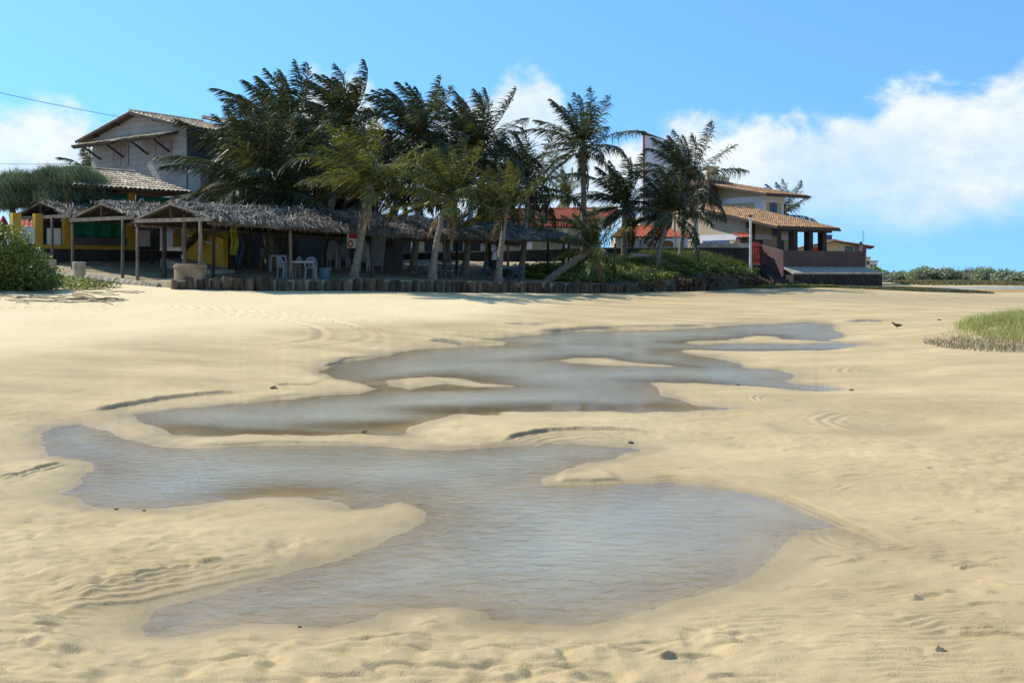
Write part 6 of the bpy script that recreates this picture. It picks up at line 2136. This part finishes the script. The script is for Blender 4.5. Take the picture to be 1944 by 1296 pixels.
# stack of loungers leaning upright and breeze-block screen
e = empty('slatted_lounger', tuple(gnd(714, 49.0)), 'white slatted lounger stood on end beside the lattice screen', 'lounger')
o_ = gnd(714, 49.0)
for i in range(13):
    m = MB(); m.box((o_.x + .012 * i, o_.y, o_.z + .30 + i * .105), .27, .02, .035); m.build('slat', M['white_plastic'], e)
for sx_ in (-1, 1):
    m = MB(); m.beam(o_ + Vector((sx_ * .29 - .02, .03, 0)), o_ + Vector((sx_ * .29 + .16, .03, 1.68)), .04, .05, up=(0, 1, 0)); m.build('side_rail', M['white_plastic'], e)
e = empty('lattice_screen', tuple(gnd(722, 50.2)), 'pale pierced-block screen in the shade behind the lounger', 'screen')
o_ = gnd(722, 50.2)
for i in range(5):
    for j in range(3):
        x, z = o_.x - .62 + i * .25, o_.z + 1.25 + j * .25
        m = MB()
        for a, b, c, d in ((-.12, -.12, .12, -.09), (-.12, .09, .12, .12), (-.12, -.09, -.09, .09), (.09, -.09, .12, .09), (-.018, -.09, .018, .09)):
            m.hexa(*[Vector((x + u, o_.y + w_, z + v)) for v in (b, d) for u, w_ in ((a, 0), (c, 0), (c, .1), (a, .1))])
        m.build('block', M['grey_wall'], e)
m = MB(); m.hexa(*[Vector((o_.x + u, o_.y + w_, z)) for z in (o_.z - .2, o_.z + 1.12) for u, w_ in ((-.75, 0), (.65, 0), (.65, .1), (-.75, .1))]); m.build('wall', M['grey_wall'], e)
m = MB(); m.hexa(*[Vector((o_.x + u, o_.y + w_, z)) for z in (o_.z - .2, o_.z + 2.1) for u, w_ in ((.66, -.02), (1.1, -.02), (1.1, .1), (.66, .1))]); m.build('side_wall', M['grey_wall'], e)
# service hut wall that closes the shelter at the back, between the lattice and the passage
e = empty('service_hut', tuple(gnd(620, 51.5)), 'dim grey service hut wall closing the back of the long shelter', 'hut')
a, b = gnd(440, 47.9), gnd(742, 52.6)
n_ = Vector((-.5, .86, 0))
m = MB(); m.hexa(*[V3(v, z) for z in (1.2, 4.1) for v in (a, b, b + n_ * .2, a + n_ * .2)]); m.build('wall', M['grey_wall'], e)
for t, wd in ((.34, .9), (.62, .8)):
    c = a.lerp(b, t); dr = (b - a); dr.z = 0; dr.normalize()
    m = MB(); q0, q1 = c - dr * wd / 2 - n_ * .04, c + dr * wd / 2 - n_ * .04
    m.hexa(*[V3(v, z) for z in (1.6, 3.7) for v in (q0, q1, q1 + n_ * .03, q0 + n_ * .03)]); m.build('door', M['wood_dark'], e)
# tall board partitions at the end of it
for i, (px, y, wd) in enumerate(((742, 51.0, .24), (752, 51.2, .42))):
    p = gnd(px, y); m = MB(); m.box((p.x, p.y, p.z + 1.05), wd / 2, .04, 1.1)
    tag(m.build('board', M['grey_wall']), ('narrow', 'wide')[i] + ' grey board standing at the end of the dim service wall', 'board', 'boards at the service wall')
# hanging cloths
def cloth(name, label, px0, px1, py0, py1, y, mt, seed, amp=.07):
    g = np.random.default_rng(seed)
    V_, Fq = [], []; nx, nz = 14, 16
    for i in range(nx + 1):
        for j in range(nz + 1):
            t, v = i / nx, j / nz
            nar = 1 - .45 * math.sin(v * 3.0 + seed) * v
            p = W(px0 + (px1 - px0) * (.5 + (t - .5) * nar), py0 + (py1 - py0) * v, y)
            V_.append((p.x + .03 * math.sin(v * 9 + seed), p.y + amp * math.sin(t * 14 + v * 2), p.z))
    for i in range(nx):
        for j in range(nz):
            k = i * (nz + 1) + j; Fq.append((k, k + 1, k + nz + 2, k + nz + 1))
    m = MB(); m.add(V_, Fq); o = m.build(name, M[mt], smooth=True); o.modifiers.new('t', 'SOLIDIFY').thickness = .01
    return tag(o, label, 'cloth')


cloth('hanging_cloth', 'yellow-green cloth hanging from the thatch beam', 438, 450, 430, 484, 43.5, 'cloth_yellow', 3)
cloth('hanging_sheet', 'dark blue sheet hanging behind the yellow-green cloth', 446, 462, 450, 508, 43.9, 'cloth_blue', 5)
# red and white sign board
s_ = empty('sign_board', tuple(W(664, 471, 46)), 'white sign with a red panel and red ring hanging by the slanting palm', 'sign')
p, q = W(659, 471, 46), W(679, 444, 46)
m = MB(); m.box(((p.x + q.x) / 2, 46, (p.z + q.z) / 2), (q.x - p.x) / 2, .02, (q.z - p.z) / 2); m.build('board', M['lilac'], s_)
c = W(666, 450, 45.96); m = MB(); m.slab([(c.x - .1, 45.972, c.z - .04), (c.x + .28, 45.972, c.z - .08), (c.x + .30, 45.972, c.z + .12), (c.x - .08, 45.972, c.z + .14)], .006); m.build('red_panel', M['red'], s_)
c = W(665, 463, 45.96); m = MB(); n_ = 18
m.add([(c.x + .12 * math.cos(6.283 * i / n_) * f, 45.97, c.z + .17 * math.sin(6.283 * i / n_) * f) for f in (1, .55) for i in range(n_)], [(i, (i + 1) % n_, n_ + (i + 1) % n_, n_ + i) for i in range(n_)])
m.build('red_ring', M['red'], s_)
# red parasol folded at the far left
m = MB(); c = W(6, 440, 52); m.tube([(c.x, 52, 2.6), (c.x, 52, 4.6)], .03, 6)
m.tube([(c.x, 52, 3.5), (c.x, 52, 3.7), (c.x, 52, 4.2), (c.x, 52, 4.55), (c.x, 52, 4.6)], [.42, .38, .24, .06, .02], 10, jit=.2)
tag(m.build('folded_parasol', M['red']), 'folded red parasol seen under the leftmost shelter', 'parasol')
# neighbour roof seen through the kiosk
nb = empty('neighbour_roof', (W(80, 440, 66).x, 66, 2.5), 'small red-tiled lean-to seen through the kiosk pillars', 'lean-to')
a, b = W(38, 440, 64), W(120, 440, 66); a.z = b.z = 1.7 + 80 * 65 / F
c, d = W(40, 418, 68), W(122, 418, 70); c.z = d.z = 1.7 + 101 * 69 / F
tiled_roof(nb, a, b, d, c, M['tile_red'], pitch=.3, row=.5)
for v in (a, b):
    m = MB(); m.box((v.x, v.y + .5, (v.z + 2) / 2), .15, .15, (v.z - 2) / 2); m.build('pillar', M['cream'], nb)

# ------------------------------------------------------------------ the person behind the slender palm
def person():
    yb = 49.7; x = (936.5 - CX) / F * yb; z0 = th(x, yb) + .02
    e = empty('person', (x, yb, z0), 'person in white shirt with red shoulders and dark shorts, standing half behind a palm trunk', 'person')
    J = {'pel': (0, 0, .92), 'waist': (.02, 0, 1.05), 'chest': (.07, .0, 1.25), 'neckb': (.14, -.01, 1.43), 'neck': (.18, -.03, 1.50), 'head0': (.21, -.05, 1.58), 'head1': (.235, -.06, 1.70),
         'shL': (.13, .19, 1.39), 'elL': (.22, .24, 1.12), 'wrL': (.34, .16, .96), 'haL': (.40, .12, .93), 'shR': (.13, -.19, 1.39), 'elR': (.24, -.26, 1.14), 'wrR': (.38, -.22, 1.02), 'haR': (.44, -.20, 1.02),
         'hiL': (0, .10, .88), 'knL': (.03, .11, .48), 'anL': (-.02, .11, .08), 'toL': (.12, .13, .03), 'hiR': (0, -.10, .88), 'knR': (.04, -.11, .48), 'anR': (0, -.12, .08), 'toR': (.14, -.14, .03)}
    Rd = {'pel': (.16, .13), 'waist': (.145, .115), 'chest': (.165, .125), 'neckb': (.10, .09), 'neck': (.055, .055), 'head0': (.078, .085), 'head1': (.085, .09)}
    lim = {'sh': .062, 'el': .045, 'wr': .032, 'ha': .038, 'hi': .095, 'kn': .062, 'an': .042, 'to': .038}
    nm = list(J); idx = {n: i for i, n in enumerate(nm)}
    E_ = [('pel', 'waist'), ('waist', 'chest'), ('chest', 'neckb'), ('neckb', 'neck'), ('neck', 'head0'), ('head0', 'head1')]
    for s in 'LR': E_ += [('neckb', 'sh' + s), ('sh' + s, 'el' + s), ('el' + s, 'wr' + s), ('wr' + s, 'ha' + s), ('pel', 'hi' + s), ('hi' + s, 'kn' + s), ('kn' + s, 'an' + s), ('an' + s, 'to' + s)]
    # five fingers per hand
    for s in 'LR':
        h_ = Vector(J['ha' + s])
        for k, (dy, dz, L_) in enumerate(((-.03, .0, .075), (-.012, -.005, .085), (.008, -.008, .08), (.026, -.008, .065), (-.045, .03, .05))):
            a, b = f'f{s}{k}a', f'f{s}{k}b'
            J[a] = tuple(h_ + Vector((.035, dy, dz - .005))); J[b] = tuple(h_ + Vector((.035 + L_ * .75, dy * 1.1, dz - .03)))
            Rd[a] = (.010, .010); Rd[b] = (.008, .008)
            E_ += [('ha' + s, a), (a, b)]
    nm = list(J); idx = {n: i for i, n in enumerate(nm)}

    def skin(name, names, mt, grow=0.0, parent=e, sub=1):
        ids = {n: i for i, n in enumerate(names)}
        me = bpy.data.meshes.new(name)
        me.from_pydata([J[n] for n in names], [(ids[a], ids[b]) for a, b in E_ if a in ids and b in ids], [])
        o = bpy.data.objects.new(name, me); col.objects.link(o); o.parent = parent
        me.materials.append(M[mt])
        md = o.modifiers.new('skin', 'SKIN'); md.use_smooth_shade = True
        for n, i in ids.items():
            r = Rd.get(n) or (lim[n[:2]], lim[n[:2]])
            me.skin_vertices[0].data[i].radius = (r[0] + grow, r[1] + grow)
            me.skin_vertices[0].data[i].use_root = (n in ('pel', 'neckb') and i == 0)
        o.modifiers.new('sub', 'SUBSURF').levels = sub
        o.modifiers['sub'].render_levels = 2
        return o

    bd = skin('body', nm, 'skin')
    skin('shirt', ['pel', 'waist', 'chest', 'neckb', 'shL', 'elL', 'shR', 'elR'], 'shirt', .022)
    skin('shirt_yoke', ['neckb', 'shL', 'shR'], 'shirt_red', .030)
    skin('shorts', ['pel', 'hiL', 'knL', 'hiR', 'knR'], 'shorts', .016)
    # hair cap, nose, ears, eyes and mouth
    hc = Vector(J['head1']) + Vector((-.012, 0, .01)); m = MB()
    m.tube([hc + Vector((-.02, 0, -.07)), hc + Vector((-.015, 0, 0)), hc + Vector((0, 0, .06)), hc + Vector((0, 0, .10))], [.085, .098, .085, .03], 12)
    m.v = [tuple(Vector(v) + ROOT[e.name]) for v in m.v]; m.build('hair', M['hair'], e, smooth=True)
    hf = Vector(J['head0']) + Vector((.08, 0, .05))
    def dot(nm_, c, r, mt):
        m = MB(); m.tube([c + Vector((0, 0, -r)), c + Vector((0, 0, -r * .5)), c + Vector((0, 0, r * .5)), c + Vector((0, 0, r))], [r * .3, r, r, r * .3], 8)
        m.v = [tuple(Vector(v) + ROOT[e.name]) for v in m.v]; m.build(nm_, M[mt], e, smooth=True)
    dot('nose', hf + Vector((.012, 0, 0)), .016, 'skin')
    for sy in (-1, 1):
        dot('eye', hf + Vector((-.004, sy * .03, .03)), .010, 'hair'); dot('ear', hf + Vector((-.08, sy * .085, .0)), .022, 'skin')
    dot('mouth', hf + Vector((-.004, 0, -.04)), .012, 'shirt_red')
    e.rotation_euler = (0, 0, .25)
    return e


person()

# ------------------------------------------------------------------ poles and wires
def pole(px, y, py_top, r, mt, label, zb=None):
    x = (px - CX) / F * y; zb = th(x, y) if zb is None else zb; zt = CH + (HY - py_top) / F * y
    e = empty('pole', (x, y, zb), label, 'pole', 'poles along the wall')
    m = MB(); m.tube([(x, y, zb - .4), (x, y, (zb + zt) / 2), (x, y, zt)], [r * 1.15, r, r * .85], 10); m.build('shaft', M[mt], e)
    return e, x, zt


e, x, zt = pole(1321, 68.6, 372, .15, 'coping', 'concrete lamp post with a small lantern on the bank')
m = MB(); m.beam((x, 68.6, zt - .1), (x, 68.2, zt + .25), .06, .06); m.build('bracket', M['metal'], e)
m = MB(); m.tube([(x, 68.1, zt + .15), (x, 68.1, zt + .22), (x, 68.1, zt + .48), (x, 68.1, zt + .52), (x, 68.1, zt + .62)], [.05, .12, .17, .2, .03], 8); m.build('lantern', M['metal'], e)
e, x, zt = pole(1425, 69.6, 412, .085, 'rail_white', 'slim white pole left of the red gate', 2.0)
m = MB(); m.box((x, 69.6, zt + .05), .12, .05, .05); m.box((x, 69.6, zt + .14), .03, .03, .06); m.build('insulator', M['cable'], e)
e, x, zt = pole(1281, 69.3, 405, .06, 'concrete', 'thin grey pole behind the leaning palms on the bank')


def wire(a, b, sag, label):
    m = MB(); pts = []
    for i in range(21):
        t = i / 20; p = Vector(a).lerp(Vector(b), t); p.z -= sag * 4 * t * (1 - t); pts.append(p)
    m.tube(pts, .014, 5); tag(m.build('power_line', M['cable']), label, 'cable', 'overhead cables')


wire(W(-200, 128, 50), W(226, 222, 56), .12, 'overhead cable running down to the gable of the grey house')
wire(W(-200, 305, 60), W(170, 310, 62), .12, 'lower overhead cable above the casuarinas at the left')
# driftwood bench on the bank and a broken handrail
p, q = W(1196, 486, 61.5), W(1232, 486, 61.8); e = empty('driftwood_bench', tuple(p), 'driftwood trunk laid across stumps on the bank', 'bench')
m = MB(); m.tube([p, p.lerp(q, .5) + Vector((0, 0, .04)), q], [.13, .12, .10], 9, jit=.15); m.build('trunk', M['log_pale'], e)
for t in (.75,):
    c = p.lerp(q, t); m = MB(); m.tube([(c.x, c.y, th(c.x, c.y) - .1), (c.x, c.y, c.z - .08)], .11, 8, jit=.1); m.build('stump', M['post_dark'], e)
for i, (a, b, lab) in enumerate((((1232, 486, 61.8), (1290, 506, 61.0), 'thin grey rail slanting down the bank from the driftwood'), ((1222, 510, 58.6), (1268, 524, 59.2), 'broken pale pole lying on the creeper of the bank'))):
    m = MB(); m.tube([W(*a), W(*b)], .035, 7); tag(m.build('fallen_pole', M['post_grey']), lab, 'pole')
p = gnd(1165, 54.8); m = MB(); m.tube([p - Vector((0, 0, .3)), W(1168, 462, 54.8)], .06, 8); tag(m.build('lone_post', M['post_dark']), 'lone dark post on the bank past the end of the thatch', 'post')

# ------------------------------------------------------------------ small things on the sand
def on_sand(px, py, dz=0.0):
    x, y = gp(px, py, .06)
    for _ in range(4):
        h_ = float(beach_h(np.array([x]), np.array([y]))[0][0]); x, y = gp(px, py, h_)
    return (x, y, h_ + dz)


rock('pebble', 'dark wet pebble alone on the rippled sand, lower right', on_sand(1786, 1235, .004), .021, 801, 'pebble', flat=.5)
for i, (px, py, r, lab) in enumerate(((569, 1190, .016, 'dark bit of debris at the near edge of the front pool'), (221, 967, .022, 'small dark pebble at the edge of the left pool, left of the pair'), (273, 969, .02, 'small dark pebble at the edge of the left pool, right of the pair'),
                                     (692, 820, .05, 'dark clump in the brown shallows of the middle pool'), (1198, 841, .05, 'dark clump on the spit beside the middle pool'), (1616, 741, .05, 'dark pebble at the tip of the right inlet'),
                                     (1783, 608, .10, 'dark lump on the wet flat near the grass dune'), (1400, 731, .05, 'dark pebble above the striped hollow'), (520, 738, .09, 'dark clod at the end of the cut sand bank'))):
    rock('pebble', lab, on_sand(px, py, r * .1), r * .6, 810 + i, 'pebble', 'dark bits scattered on the sand', flat=.5)
# wader
def bird(px, py, s, label, flip=1):
    c = Vector(on_sand(px, py)); e = empty('shore_bird', tuple(c), label, 'bird', 'waders on the wet flat')
    b0 = c + Vector((0, 0, .14 * s)); f = Vector((flip, .2, 0)).normalized()
    m = MB(); m.tube([b0 - f * .20 * s, b0 - f * .11 * s, b0, b0 + f * .08 * s + Vector((0, 0, .02 * s)), b0 + f * .12 * s + Vector((0, 0, .07 * s)), b0 + f * .15 * s + Vector((0, 0, .10 * s)), b0 + f * .18 * s + Vector((0, 0, .10 * s)), b0 + f * .25 * s + Vector((0, 0, .085 * s))],
                     [.012 * s, .045 * s, .065 * s, .045 * s, .026 * s, .032 * s, .018 * s, .004 * s], 8); m.build('body', M['post_dark'], e, smooth=True)
    for o_ in (-.02, .03):
        m = MB(); k = b0 + f * o_ * s
        m.tube([k, Vector((k.x + .015 * s, k.y, c.z + .06 * s)), Vector((k.x, k.y, c.z - .01))], .006 * s, 5); m.build('leg', M['twig'], e)


bird(1703, 624, .75, 'brown wader standing on the wet flat left of the grass dune', -1)
